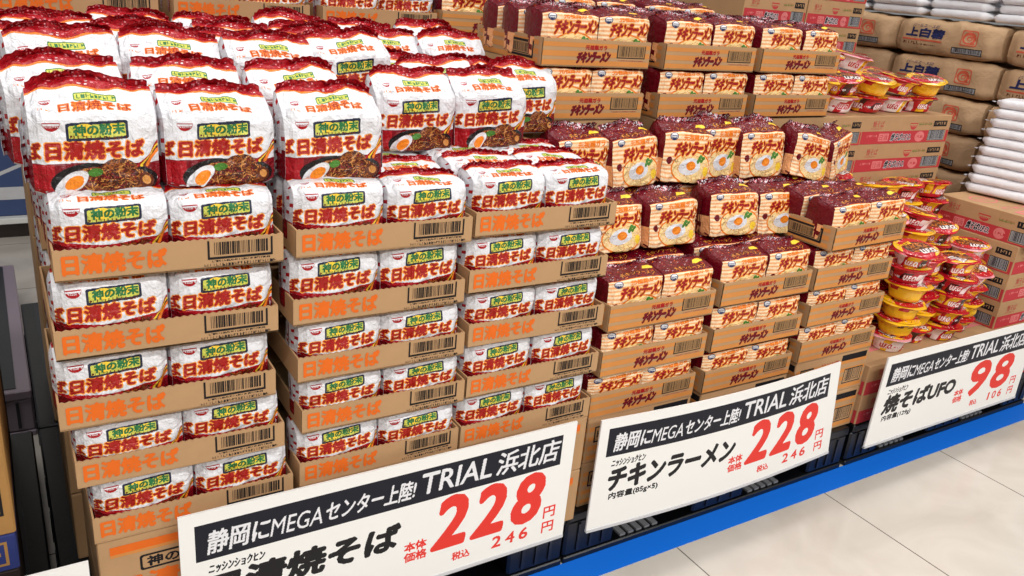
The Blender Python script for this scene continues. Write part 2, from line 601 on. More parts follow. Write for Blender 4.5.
# --- striped chicken noodle pack
def chicken_canvas(w, h, d, loose):
    cv = Canvas(w, h + d, .75, 'cream')
    X, Y = cv.X, cv.Y
    for k in range(12):
        y = 3 + k * 10
        cv.put((Y > y) & (Y < y + 4.6) & (Y < h), 'stripe')
    cv.put((Y < 5 + 2 * np.sin(X / 30)) & (Y < h), 'maroon')
    # bowl of soup
    m = Y < h - 38
    bx = w * .56
    cv.ell(bx, 40, w * .40, 40, 'orange', mask=m)
    cv.ell(bx, 40, w * .37, 36, 'soup', mask=m)
    inner = cv.ell(bx, 38, w * .35, 33, None) & m
    noodles(cv, inner, w * .2, 8, w * .9, 70, 120, 3, ['soup', 'stripe', 'noodle3', 'cream'], .8)
    cv.ell(bx - 6, 42, w * .21, 20, 'white', .1, mask=m)
    cv.ell(bx - 2, 44, w * .09, 11, 'yolk', mask=m)
    for dx, dy in ((24, 60), (32, 56), (28, 66), (38, 62), (20, 55)):
        cv.ell(bx + dx, dy, 6, 4.5, 'leaf', dx, mask=m)
    cv.ell(bx + 50, 30, 10, 12, 'yellow', .4, mask=m)
    cv.ell(w * .11, 56, 8, 9, 'maroon')
    cv.smallprint(w * .17, 53, w * .27, 59, 'brown', 4)
    t0 = h - (52 if loose else 46)
    cv.text('チキンラーメン', w * .20, t0, w * .985, t0 + 30, 'chtext', 2.3, [('ltorange', 2.2)], .22, .05)
    cv.text('元祖鶏ガラ', w * .34, t0 + 35, w * .86, t0 + (47 if loose else 44), 'orange', 1.0, None, 0, .04)
    cv.ell(w * .14, h - 9, 12, 10, 'darkblue')
    cv.ell(w * .14, h - 9, 9.5, 7.5, 'white')
    cv.emblem(w * .14 - 8, h - 16, 16, 'darkblue', 'white')
    # top: dark red with small ornaments; off-white specks imitate glints on the film
    cv.put(Y >= h + 2, 'maroon')
    r = random.Random(11)
    cv.put((Y > h + 2) & (Y < h + 4), 'orange')
    for i in range(240):
        x, y = r.uniform(2, w - 8), r.uniform(h + 6, h + d - 2)
        cv.rect(x, y, x + r.uniform(1, 5.5), y + r.uniform(.7, 2.3), r.choice(['dkmaroon', 'red', 'dkmaroon', 'dkmaroon', 'orange', 'offwhite', 'red']))
    cv.text('チキンラーメン', w * .24, h + 12, w * .88, h + 27, 'ltorange', .5, [('dkmaroon', 1.5)], .2)
    cv.poly([(w * .70, h + 34), (w * .93, h + 38), (w * .97, h + 48), (w * .78, h + 50)], 'yellow')
    return cv


def make_chicken(name, loose, seed, cv):
    w, h, d = .164, .122, .100
    fn = pack_fn(w, h, d, .011, seed, .0040 if loose else .003, .002, .14, .05, .0013, .020 if loose else .010)
    g = Geo()
    pack_body(g, fn, w, h, d, PAL['maroon'], cend=PAL['maroon'], lowcol=(PAL['stripe'], .45, PAL['maroon']))
    art(g, cv, lambda a, b: fn(a - w / 2, b, 0.), 7, 7)
    root = g.build(name, FILM)
    for s in (-1, 1):
        g = Geo()
        z = np.linspace(h * .1, h * .88, 17)
        pts = np.stack([np.full(17, s * (w / 2 + (.0045 if loose else .0025))), -.006 + .002 * np.sin(z * 90 + seed), z], 1)
        strip(g, pts, lambda i: (s * (.5 if loose else .08), -.85, 0), .011, .0004, [PAL[c] for c in ('maroon', 'maroon', 'dkmaroon')], .0008, 2)
        g.build('end_seal', FILM, root)
    g = Geo()
    n = 60
    aa = np.linspace(-w / 2 * .95, w / 2 * .95, n)
    pts = fn(aa, np.full(n, h + d * .70) + .004 * np.sin(aa * 50 + seed), -.001)
    strip(g, pts, lambda i: (0, .75 * math.sin(i * .13 + seed), .7), .018 if loose else .010, .0004,
          [PAL[c] for c in ('maroon', 'offwhite', 'maroon', 'pink', 'dkmaroon')], .0012, 4, seed)
    g.build('top_seal', FILM, root)
    return root


# ------------------------------------------------------------------ cardboard
def flat(o, ux, uz):
    o, ux, uz = np.array(o, float), np.array(ux, float), np.array(uz, float)
    return lambda a, b: o + a[:, None] * ux + b[:, None] * uz


def make_tray(name, w, d, h, cv, cvside, kr, serr, tall=0.):
    g = Geo()
    t = .003
    c = PAL[kr]
    g.box(-w / 2, 0, 0, w / 2, d, t, c)
    for x in (-w / 2, w / 2 - t):
        g.box(x, t, t, x + t, d - t, h + tall, c)
    g.box(-w / 2, d - t, t, w / 2, d, h, c)
    root = g.build(name, CARD)
    g = Geo()
    # front panel with torn perforated edge
    n = 61
    xs = np.linspace(-w / 2, w / 2, n)
    zt = np.array([h + (serr * (1 if i % 2 else -1)) for i in range(n)])
    v = [(x, y, z) for y in (0, t) for x, z in [(x, t * .0) for x in xs] + list(zip(xs, zt))]
    f = []
    for i in range(n - 1):
        f += [(i, i + 1, n + i + 1, n + i), (2 * n + i + 1, 2 * n + i, 3 * n + i, 3 * n + i + 1), (n + i, n + i + 1, 3 * n + i + 1, 3 * n + i)]
    g.add(v, f, c)
    art(g, cv, flat((-w / 2, -.0006, 0), (1, 0, 0), (0, 0, 1)), 90, 90)
    g.build('front_panel', CARD, root)
    if cvside:
        g = Geo()
        g.box(-w / 2 - .0012, t, t, -w / 2 - .0002, d - t, h - .001, c)
        art(g, cvside, flat((-w / 2 - .0018, d * .05 + cvside.w / 1000, 0), (0, -1, 0), (0, 0, 1)), 90, 90)
        g.build('side_panel', CARD, root)
    return root


def yaki_tray_art():
    cv = Canvas(338, 48.5, .8, None)
    cv.text('日清焼そば', 12, 11, 156, 41, 'cardorange', 1.6)
    cv.barcode(218, 15.5, 322, 47, 'black', None, 3.4)
    cv.smallprint(224, 9.8, 316, 13.4, 'ink', 2)
    cv.smallprint(212, 2.6, 324, 7.6, 'ink', 6)
    return cv


def chicken_tray_art():
    cv = Canvas(332, 64, .8, None)
    for y0, y1 in ((4, 16), (25, 38), (47, 58)):
        cv.rect(0, y0, 332, y1, 'kraft2')
    cv.text('チキンラーメン', 104, 12, 204, 37, 'maroon', 2.4, None, .25, .05)
    cv.text('元祖鶏ガラ', 126, 42, 192, 53, 'chtext', 1.)
    cv.barcode(226, 24, 318, 56, 'black', 'kraft3', 2.6)
    cv.smallprint(232, 17, 312, 20, 'chtext', 5)
    return cv


def chicken_side_art():
    cv = Canvas(290, 64, 1.0, None)
    for y0, y1 in ((4, 16), (25, 38), (47, 58)):
        cv.rect(0, y0, 290, y1, 'kraft2')
    cv.rect(150, 12, 268, 54, 'ink')
    cv.rect(156, 18, 262, 48, 'kraft3')
    cv.barcode(158, 20, 260, 47, 'ink', None, 2)
    return cv


def make_carton(name, w, d, h, arts, kr, bev=.002, seam=True):
    """closed carton; front at y=0, arts = {'front','left','right','top'}"""
    g = Geo()
    g.box(-w / 2, 0, 0, w / 2, d, h, PAL[kr], bev)
    e = .0005
    if 'front' in arts:
        art(g, arts['front'], flat((-arts['front'].w / 2000, -e, (h - arts['front'].h / 1000) / 2), (1, 0, 0), (0, 0, 1)), 120, 120)
    if 'left' in arts:
        art(g, arts['left'], flat((-w / 2 - e, d / 2 + arts['left'].w / 2000, (h - arts['left'].h / 1000) / 2), (0, -1, 0), (0, 0, 1)), 120, 120)
    if 'right' in arts:
        art(g, arts['right'], flat((w / 2 + e, d / 2 - arts['right'].w / 2000, (h - arts['right'].h / 1000) / 2), (0, 1, 0), (0, 0, 1)), 120, 120)
    if 'top' in arts:
        art(g, arts['top'], flat((-arts['top'].w / 2000, d / 2 - arts['top'].h / 2000, h + e), (1, 0, 0), (0, 1, 0)), 120, 120)
    o = g.build(name, CARD)
    if seam:
        g = Geo()
        g.box(-w / 2 + .004, d / 2 - .022, h + .0002, w / 2 - .004, d / 2 + .022, h + .0012, PAL['kraft2'])
        g.build('packing_tape', FILM, o)
    return o


def ufo_art(w, h, emb):
    cv = Canvas(w, h, .9, None)
    m = h * .46
    cv.rect(0, 0, w, m, 'boxred')
    rows = 'white'
    # red half
    x = w * .06
    cv.smallprint(x, m * .55, x + w * .10, m * .72, 'boxred2', 2)
    cv.rrect(w * .19, m * .2, w * .30, m * .82, 3, 'boxred2')
    cv.text('日清', w * .20, m * .28, w * .29, m * .74, 'boxred', .3)
    cv.text('焼そばU.F.O.', w * .33, m * .22, w * .56, m * .80, 'white', 2.2, None, .2)
    cv.text('焼そばU.F.O.', w * .33, m * .22, w * .56, m * .80, 'ink', .9, None, .2)
    cv.ell(w * .66, m * .5, w * .055, m * .42, 'boxred2')
    cv.smallprint(w * .62, m * .35, w * .70, m * .6, 'boxred', 7)
    bx = w * .76
    cv.rect(bx - 2, m * .12, w * .97, m * 1.06, 'kraft')
    cv.barcode(bx, m * .16, w * .96, m * 1.02, 'ink', 'grey', 2.2, False)
    # kraft half
    cv.text('焼そば', w * .10, m + h * .14, w * .22, m + h * .38, 'boxred', .6)
    cv.smallprint(w * .09, m + h * .07, w * .20, m + h * .11, 'boxred', 3)
    cv.emblem(w * emb, m + h * .06, min(44, w * .12), 'boxred', 'kraft')
    cv.smallprint(w * .62, m + h * .18, w * .78, m + h * .30, 'kraft3', 9)
    cv.smallprint(w * .62, m + h * .20, w * .78, m + h * .26, 'leaf', 4)
    cv.rect(w * .80, m + h * .14, w * .96, m + h * .36, 'ink')
    cv.smallprint(w * .82, m + h * .19, w * .94, m + h * .31, 'kraft', 12)
    return cv


def ufo_top_art():
    cv = Canvas(500, 330, 1.6, None)
    for k in range(3):
        cv.ell(90 + k * 160, 240, 60, 42, 'boxred2')
        cv.ell(90 + k * 160, 240, 52, 35, 'kraft')
        cv.text('焼そば', 50 + k * 160, 222, 130 + k * 160, 256, 'boxred2', 1.2)
    cv.rect(20, 60, 480, 100, 'boxred2')
    cv.smallprint(40, 68, 460, 92, 'kraft', 3)
    cv.smallprint(30, 120, 470, 150, 'boxred2', 5)
    return cv


def yaki_closed_art():
    cv = Canvas(330, 128, 1., None)
    cv.rect(14, 98, 316, 114, 'cardorange')
    cv.rect(14, 92, 316, 98, 'kraft2')
    cv.rrect(60, 52, 196, 84, 5, 'ink')
    cv.rrect(64, 56, 192, 80, 4, 'kraft')
    cv.text('神の粉末', 72, 58, 184, 78, 'ink', 1.2)
    cv.text('日清焼そば', 24, 8, 290, 46, 'cardorange', 2)
    return cv


def chicken_closed_art(side=False):
    cv = Canvas(320, 118, 1., None)
    for y0 in (6, 32, 58, 84):
        cv.rect(0, y0, 320, y0 + 12, 'kraft2')
    cv.rect(16, 52, 74, 96, 'ink')
    cv.rect(20, 56, 70, 92, 'kraft3')
    cv.smallprint(24, 64, 66, 84, 'ink', 4)
    cv.text('チキンラーメン', 96, 58, 200, 88, 'maroon', 1.6, None, .25)
    cv.smallprint(110, 92, 190, 100, 'chtext', 6)
    cv.rect(200, 94, 316, 112, 'ink')
    cv.barcode(226, 20, 312, 66, 'ink', 'kraft', 3, False)
    cv.smallprint(100, 30, 190, 42, 'brown', 8)
    return cv


def plain_art(kind):
    cv = Canvas(320, 380, 2., None)
    if kind == 'yaki':
        cv.rect(10, 320, 310, 350, 'cardorange')
        cv.text('日清焼そば', 30, 220, 290, 270, 'cardorange', 3)
        cv.barcode(180, 40, 300, 110, 'ink', None, 4)
    else:
        for y0 in range(10, 370, 40):
            cv.rect(0, y0, 320, y0 + 18, 'kraft2')
        cv.text('チキンラーメン', 40, 220, 280, 270, 'maroon', 3)
        cv.barcode(180, 40, 300, 110, 'ink', 'kraft', 4, False)
    return cv


# ------------------------------------------------------------------ noodle cup
def make_cup(name, seed, kind):
    prof = [(0.0, .0), (.044, .0), (.047, .003), (.055, .030), (.0585, .041), (.0605, .043), (.0705, .0465), (.0715, .0495), (.068, .0535), (.060, .0555), (.03, .0572), (0., .0576)]
    rr = np.array([p[0] for p in prof])
    zz = np.array([p[1] for p in prof])
    W1 = Waves(seed, .03, .08)
    # arc length
    s = np.concatenate([[0], np.cumsum(np.hypot(np.diff(rr), np.diff(zz)))])

    def fn(th, t, off):
        r, z = np.interp(t, s, rr), np.interp(t, s, zz)
        k = .0030 * W1(r * np.cos(th), r * np.sin(th), z * 1.5) * (r > .03)
        sk = 1 + .04 * np.sign(np.cos(4 * th)) * np.abs(np.cos(4 * th)) ** .7 * sstep((r - .05) / .02)
        r2 = (r + k + off) * sk
        return np.stack([r2 * np.cos(th), r2 * np.sin(th), z + off * .6 * (t > s[8])], -1)
    base = {'red': 'cupred', 'yellow': 'cupyel', 'white': 'cupwhite'}[kind]
    n = 48
    g = Geo()
    # bowl side, printed
    cv = Canvas(400, 1000 * (s[7] - s[1]), 1.4, base)
    H = cv.h
    r = random.Random(seed)
    acc = {'red': ('cupyel', 'cupwhite', 'dkmaroon', 'cupyel', 'pinkwhite'), 'yellow': ('cupred', 'cupyel', 'orange', 'dkmaroon', 'cupyel'),
           'white': ('cupred', 'pink', 'cupyel', 'cupred', 'pinkwhite')}[kind]
    for k in range(9):
        x = k * 44 + r.uniform(-12, 12)
        wd, lo, hi = r.uniform(16, 40), r.choice((0, 0, H * .25)), r.choice((H, H, H * .65))
        cv.poly([(x, lo), (x + wd, lo), (x + wd + 26, hi), (x + 22, hi)], acc[(k + r.choice((0, 1))) % 5])
    if kind == 'yellow':
        cv.rect(0, H * .10, 400, H * .60, 'cupyel')
        cv.rect(0, H * .10, 400, H * .15, 'orange')
    for k in range(4):
        x = 16 + k * 100 + r.uniform(-8, 8)
        if kind == 'yellow':
            continue
        cv.text('U.F.O.', x, H * .24, x + 46, H * .52, 'cupwhite' if kind == 'red' else 'cupred', 1.6, [('cupred' if kind == 'red' else 'pinkwhite', 1.6)], .3)
        cv.smallprint(x + 52, H * .3, x + 74, H * .42, 'white' if kind == 'red' else 'cupred', k)
    art(g, cv, lambda a, b: fn(a / .4 * 2 * math.pi, s[1] + b, 0.), 7, 5)
    th = np.linspace(0, 2 * math.pi, n, endpoint=False)
    tt = np.concatenate([np.linspace(s[0] + .002, s[1], 3), np.linspace(s[1], s[7], 14)[1:]])
    A, B = np.meshgrid(th, tt, indexing='ij')
    m = len(tt)
    f = [(i * m + j, ((i + 1) % n) * m + j, ((i + 1) % n) * m + j + 1, i * m + j + 1) for i in range(n) for j in range(m - 1)]
    g.add(fn(A.ravel(), B.ravel(), -.0008), f, PAL[base], True)
    root = g.build(name, CUPM)
    # lid
    g = Geo()
    tt = np.linspace(s[7], s[-1] - .002, 10)
    A, B = np.meshgrid(th, tt, indexing='ij')
    m = len(tt)
    f = [(i * m + j, ((i + 1) % n) * m + j, ((i + 1) % n) * m + j + 1, i * m + j + 1) for i in range(n) for j in range(m - 1)]
    f.append(tuple(i * m + m - 1 for i in range(n)))
    g.add(fn(A.ravel(), B.ravel(), -.0006), f, PAL[{'red': 'cupred', 'yellow': 'cupyel', 'white': 'pink'}[kind]], True)
    lc = Canvas(136, 136, 1.3, None)
    inside = lc.ell(68, 68, 67, 67, 'cupred')
    lc.poly([(0, 90), (30, 136), (60, 136), (0, 50)], 'cupyel')
    lc.poly([(80, 0), (136, 70), (136, 30), (110, 0)], 'cupyel')
    rng = random.Random(seed + 3)
    for k in range(60):
        an, q = rng.uniform(0, 6.28), rng.uniform(48, 66)
        x, y = 68 + q * math.cos(an), 68 + q * math.sin(an)
        lc.stroke([(x, y), (x + rng.uniform(-5, 5), y + rng.uniform(-3, 3))], 1.2, rng.choice(['pink', 'cupyel', 'dkred', 'pinkwhite', 'pink']), inside)
    lc.ell(68, 66, 48, 34, 'brown')
    lm = lc.ell(68, 66, 45, 31, 'noodle2')
    noodles(lc, lm, 25, 35, 110, 98, 70, seed, ['noodle', 'brown', 'noodle3', 'orange'], 1.2)
    lc.text('焼そば', 24, 88, 72, 108, 'cupyel', 1.2, [('dkred', 1.5)])
    lc.text('U.F.O.', 60, 24, 116, 48, 'cupwhite', 2, [('ink', 2)], .25)
    lc.G[~inside] = -1
    rs, zs = rr[7:][::-1], zz[7:][::-1]

    def lid(a, b):
        x, y = a - .068, b - .068
        q = np.hypot(x, y)
        z = np.interp(q, rs, zs) + .0012 + .0016 * W1(x, y, x * 0)
        return np.stack([x, y, z], -1)
    art(g, lc, lid, 8, 8)
    g.build('lid', CUPM, root)
    return root


# ------------------------------------------------------------------ kraft sugar sack, thin white bags
def make_sack(name, seed):
    w, h, d = .48, .148, .33
    fn = pack_fn(w, h, d, .034, seed, .006, .004, .16, .10, .0012)
    g = Geo()
    pack_body(g, fn, w, h, d, PAL['bagkraft'], 40, 60, ridge=.012)
    cv = Canvas(480, 148, 1.1, None)
    cv.text('パールエース印', 80, 112, 205, 126, 'sugarblue', .8, None, .15)
    cv.text('上白糖', 58, 72, 236, 108, 'sugarblue', 3.2, None, .1)
    cv.rect(44, 56, 236, 62, 'bagred')
    cv.smallprint(52, 36, 116, 50, 'brown', 3)
    cv.smallprint(122, 38, 210, 44, 'brown', 9)
    cv.rrect(316, 56, 386, 118, 8, 'bagred')
    cv.rrect(320, 60, 382, 114, 7, 'bagkraft')
    cv.ell(351, 87, 29, 25, 'bagred')
    cv.ell(349, 84, 18, 15, 'bagkraft')
    cv.ell(353, 86, 12, 10, 'bagred')
    cv.ell(352, 84, 6, 5, 'bagkraft')
    cv.poly([(351, 62), (380, 62), (372, 72), (358, 70)], 'bagred')
    cv.barcode(282, 20, 418, 46, 'ink', 'grey', 3, False)
    art(g, cv, lambda a, b: fn(a - w / 2, b, .0004), 14, 12)
    o = g.build(name, KRAFT)
    for s in (-1, 1):
        g = Geo()
        q = np.array([(0, -.105, .03), (0, .105, .03), (0, .07, .115), (0, -.07, .115)])
        v = np.concatenate([q + (s * (w / 2 + .006), 0, 0), q * (1, .9, .96) + (s * (w / 2 + .0145), 0, .003)])
        f = [(0, 1, 5, 4), (1, 2, 6, 5), (2, 3, 7, 6), (3, 0, 4, 7), (4, 5, 6, 7), (3, 2, 1, 0)]
        if s < 0:
            f = [tuple(reversed(k)) for k in f]
        g.add(v, f, PAL['bagkraft'])
        g.build('end_flap', KRAFT, o)
    return o


def make_whitebag(name, seed, tint):
    w, h, d = .25, .036, .15
    fn = pack_fn(w, h, d, .016, seed, .0022, .004, .45, .55, .0006)
    g = Geo()
    pack_body(g, fn, w, h, d, PAL['white'], 30, 36, ridge=.010)
    cv = Canvas(w * 1000, 90, 1.6, None)
    cv.text('上白糖', 80, 50, 170, 74, tint, .8)
    cv.rect(40, 14, 210, 17, tint)
    art(g, cv, lambda a, b: fn(a - w / 2, h + .03 + b, .0006), 12, 10)
    o = g.build(name, WBAG)
    for s in (-1, 1):
        g = Geo()
        y = np.linspace(-d * .3, d * .3, 15)
        pts = np.stack([np.full(15, s * (w / 2 + .008)), y, h / 2 + .002 * np.sin(y * 70 + seed)], 1)
        strip(g, pts, lambda i: (s, 0, .15), .010, .0004, [PAL['white'], PAL['offwhite']], .0006, 2)
        g.build('end_seal', WBAG, o)
    return o


# ------------------------------------------------------------------ price sign
def make_sign(name, loc, W, H, spec, skew=0., wave=0., yaw=0.):
    cv = Canvas(W * 1000, H * 1000, .9, 'signwhite')
    T = lambda s, x0, t0, x1, t1, c, **k: cv.text(s, x0, H * 1000 - t1, x1, H * 1000 - t0, c, **k)
    cv.rect(26, H * 1000 - 104, 820, H * 1000 - 26, 'band')
    T('静岡に', 48, 44, 158, 92, 'white', dil=1.2, shear=.14)
    T('MEGA', 162, 52, 262, 90, 'white', dil=.5, shear=.16)
    T('センター上陸!', 268, 46, 456, 90, 'white', dil=1.0, shear=.14)
    T('TRIAL', 470, 38, 638, 86, 'white', dil=.9, shear=.12)
    T('浜北店', 652, 34, 812, 90, 'white', dil=1.6, shear=.12)
    T('ニッシンショクヒン', 48, 116, 148, 136, 'ink', dil=.8, shear=.12)
    nm, nx1 = spec['name']
    T(nm, 46, 142, nx1, 204, 'ink', dil=3.6, shear=.12)
    T(spec['net'], 52, 212, 200, 234, 'ink', dil=.8)
    T('本体', 438, 200, 488, 222, 'pricered', dil=1.3)
    T('価格', 438, 226, 490, 249, 'pricered', dil=1.3)
    n_ = len(spec['price'])
    wd = 290 / n_
    for k, ch in enumerate(spec['price']):
        x0 = 500 + k * wd
        T(ch, x0 + 15, 114, x0 + wd - 13 - (10 if n_ == 2 else 0), 236, 'pricered', dil=6.5, shear=.15)
    T('円', 790, 214, 822, 244, 'pricered', dil=1.3)
    T('税込', 554, 262, 598, 283, 'pricered', dil=1.1)
    for k, ch in enumerate(spec['tax']):
        T(ch, 656 + k * 36 + (8 if ch == '1' else 0), 254, 678 + k * 36 - (6 if ch == '1' else 0), 283, 'pricered', dil=1.5, shear=.05)
    T('円', 790, 256, 822, 285, 'pricered', dil=1.2)
    th = .004
    wf = lambda x, z: -wave * np.sin((x / W) * 3.14) + 0 * z

    def m(a, b):
        x = a + skew * (1 - b / H) * (a / W)
        return np.stack([x, wf(a, b) - .0006, b - wave * .7 * np.sin(a / W * 3.14)], -1)
    g = Geo()
    n = 24
    a = np.linspace(0, W, n)
    v, f = [], []
    for yo in (0., th):
        for b in (0., H):
            q = m(a, np.full(n, b))
            q[:, 1] += .0006 + yo
            v.append(q)
    for i in range(n - 1):
        f += [(i, i + 1, n + i + 1, n + i), (2 * n + i + 1, 2 * n + i, 3 * n + i, 3 * n + i + 1), (n + i, n + i + 1, 3 * n + i + 1, 3 * n + i),
              (i + 1, i, 2 * n + i, 2 * n + i + 1)]
    f += [(0, n, 3 * n, 2 * n), (n - 1, 3 * n - 1, 4 * n - 1, 2 * n - 1)]
    g.add(np.concatenate(v), f, PAL['signwhite'])
    art(g, cv, m, 40, 60)
    o = g.build(name, BOARD)
    o.location = loc
    o.rotation_euler.z = yaw
    # clear-edged holder rim along the bottom and two hooks at the back
    g = Geo()
    q0, q1 = m(a, np.full(n, -.004)), m(a, np.full(n, .004))
    v = np.concatenate([q0 - (0, .002, 0), q1 - (0, .002, 0), q1 + (0, .006, 0), q0 + (0, .006, 0)])
    f = [(k * n + i, k * n + i + 1, ((k + 1) % 4) * n + i + 1, ((k + 1) % 4) * n + i) for k in range(4) for i in range(n - 1)]
    g.add(v, f, PAL['lgrey'])
    g.build('bottom_rail', BOARD, o)
    return o


# ------------------------------------------------------------------ pallet
def make_pallet(name, W=1.086, D=.90, mark=True, col='plastic'):
    root = bpy.data.objects.new(name, None)
    COL.objects.link(root)
    c, c2 = PAL[col], PAL['plastic2']
    g = Geo()
    g.box(0, 0, .122, W, D, .15, c, .004)
    for i in range(12):
        x = .06 + i * (W - .12) / 11
        g.box(x - .022, .02, .1501, x + .022, D - .02, .1525, c2)
    g.build('deck', PLAST, root)
    for x0, x1 in ((0, .16), (W / 2 - .10, W / 2 + .10), (W - .16, W)):
        g = Geo()
        g.box(x0, .004, 0.018, x1, D - .004, .122, c, .006)
        for k in range(1, 4):
            xx = x0 + (x1 - x0) * k / 4
            g.box(xx - .004, .0, .03, xx + .004, .006, .112, c2)
        for k in range(1, 6):
            yy = D * k / 6
            g.box(x0 - .002, yy - .05, .035, x0 + .006, yy - .03, .11, c2)
        g.build('block', PLAST, root)
    g = Geo()
    for y0, y1 in ((0, .12), (D / 2 - .06, D / 2 + .06), (D - .12, D)):
        g.box(0, y0, 0, W, y1, .018, c, .003)
    for k in range(10):
        x = .19 + k * .028 if k < 5 else W / 2 + .13 + (k - 5) * .028
        g.box(x, .01, .0181, x + .018, .05, .024, PAL['grey'])  # small grey blocks standing for glints in the fork openings
    g.build('base_runner', PLAST, root)
    if mark:
        g = Geo()
        cv = Canvas(150, 40, .9, None)
        cv.text('TRIAL', 6, 6, 144, 32, 'grey', .6)
        art(g, cv, flat((W / 2 - .075, -.003, .05), (1, 0, 0), (0, 0, 1)), 90, 90)
        g.build('printed_mark', PLAST, root)
    return root


# ------------------------------------------------------------------ placing
def copytree(o, parent=None):
    c = o.copy()
    COL.objects.link(c)
    if parent:
        c.parent = parent
    for ch in o.children:
        copytree(ch, c)
    return c


class Kind:
    """prototypes of one kind; the first placement uses the prototype itself, later ones are copies"""

    def __init__(self, protos):
        self.p, self.used, self.i = protos, [False] * len(protos), 0

    def put(self, loc, rot=(0, 0, 0), scale=(1, 1, 1), label='', cat='', group='', k=None):
        if k is None:
            k = self.i % len(self.p)
            self.i += 1
        o = self.p[k] if not self.used[k] else copytree(self.p[k])
        self.used[k] = True
        o.location = loc
        o.rotation_euler = rot
        o.scale = scale
        o['label'], o['category'], o['group'] = label, cat, group
        return o


def tag(o, label, cat, group=None):
    o['label'], o['category'] = label, cat
    if group:
        o['group'] = group


R = math.radians
j = lambda s: rnd.uniform(-s, s)

# kinds
cvL, cvT = yaki_canvas(174, 127, 98, True), yaki_canvas(166, 118, 98, False)
YL = Kind([make_yaki('noodle_pack', True, s, cvL) for s in (3, 14, 25, 36)])
YT = Kind([make_yaki('noodle_pack', False, s, cvT) for s in (4, 15, 26, 37)])
cc, cct = chicken_canvas(164, 122, 100, True), chicken_canvas(164, 122, 100, False)
CL = Kind([make_chicken('noodle_pack', True, s, cc) for s in (5, 16, 27)])
CT = Kind([make_chicken('noodle_pack', False, s, cct) for s in (6, 17, 28)])
YTRAY = Kind([make_tray('cardboard_tray', .340, .306, .0495, yaki_tray_art(), None, 'kraft', .0012)])
CTRAY = Kind([make_tray('cardboard_tray', .334, .326, .066, chicken_tray_art(), chicken_side_art(), 'kraft', .0003)])
YBOX = Kind([make_carton('carton', .34, .30, .132, {'front': yaki_closed_art()}, 'kraft')])
CBOX = Kind([make_carton('carton', .334, .32, .124, {'front': chicken_closed_art(), 'left': chicken_closed_art()}, 'kraft')])
YBIG = Kind([make_carton('carton', .34, .30, .43, {'front': plain_art('yaki')}, 'kraft')])
CBIG = Kind([make_carton('carton', .334, .33, .45, {'front': plain_art('chicken')}, 'kraft')])
ua, ub = ufo_art(512, 98, .52), ufo_art(342, 98, .42)
UBOX = Kind([make_carton('carton', .52, .35, .1, {'front': ua, 'left': ub, 'right': ub, 'top': ufo_top_art()}, 'kraft', .0015, False)])
CUP = Kind([make_cup('noodle_cup', 2, 'red'), make_cup('noodle_cup', 5, 'yellow'), make_cup('noodle_cup', 9, 'white'), make_cup('noodle_cup', 12, 'red')])
SACK = Kind([make_sack('sugar_sack', s) for s in (3, 8)])
WB = Kind([make_whitebag('sugar_bag', 4, 'pink'), make_whitebag('sugar_bag', 11, 'lgrey')])
PAD = {0: 'leftmost', 1: 'middle', 2: 'rightmost'}

# ---------------- pallets
for n_, x, y, lb in (('a', .014, 1.325, 'black plastic pallet under the front of the white noodle pack display'),
                     ('b', 1.106, 1.325, 'black plastic pallet under the front of the striped chicken noodle trays'),
                     ('c', 2.215, 1.325, 'black plastic pallet under the red and yellow noodle cups'),
                     ('d', .014, 2.235, 'black plastic pallet behind the white noodle pack display'),
                     ('e', -1.086, 1.325, 'black plastic pallet under brown and navy cartons at far left')):
    o = make_pallet('pallet', mark=(n_ in 'bc'))
    o.location = (x, y, 0)
    tag(o, lb, 'pallet', 'black display pallets')
o = make_pallet('pallet', D=1.1, mark=False, col='mauve')
o.location = (-1.075, 2.46, 0)
tag(o, 'greyish mauve pallet on the aisle floor behind the far left display', 'pallet')
for x, y, D_, lb in ((1.14, 2.235, .9, 'black plastic pallet behind the striped chicken noodle display'),
                     (2.24, 2.235, .9, 'black plastic pallet behind the noodle cup cartons'),
                     (3.49, 1.40, 2.0, 'black plastic pallet under the stacked kraft sugar sacks')):
    o = make_pallet('pallet', D=D_, mark=False)
    o.location = (x, y, 0)
    tag(o, lb, 'pallet', 'black display pallets')

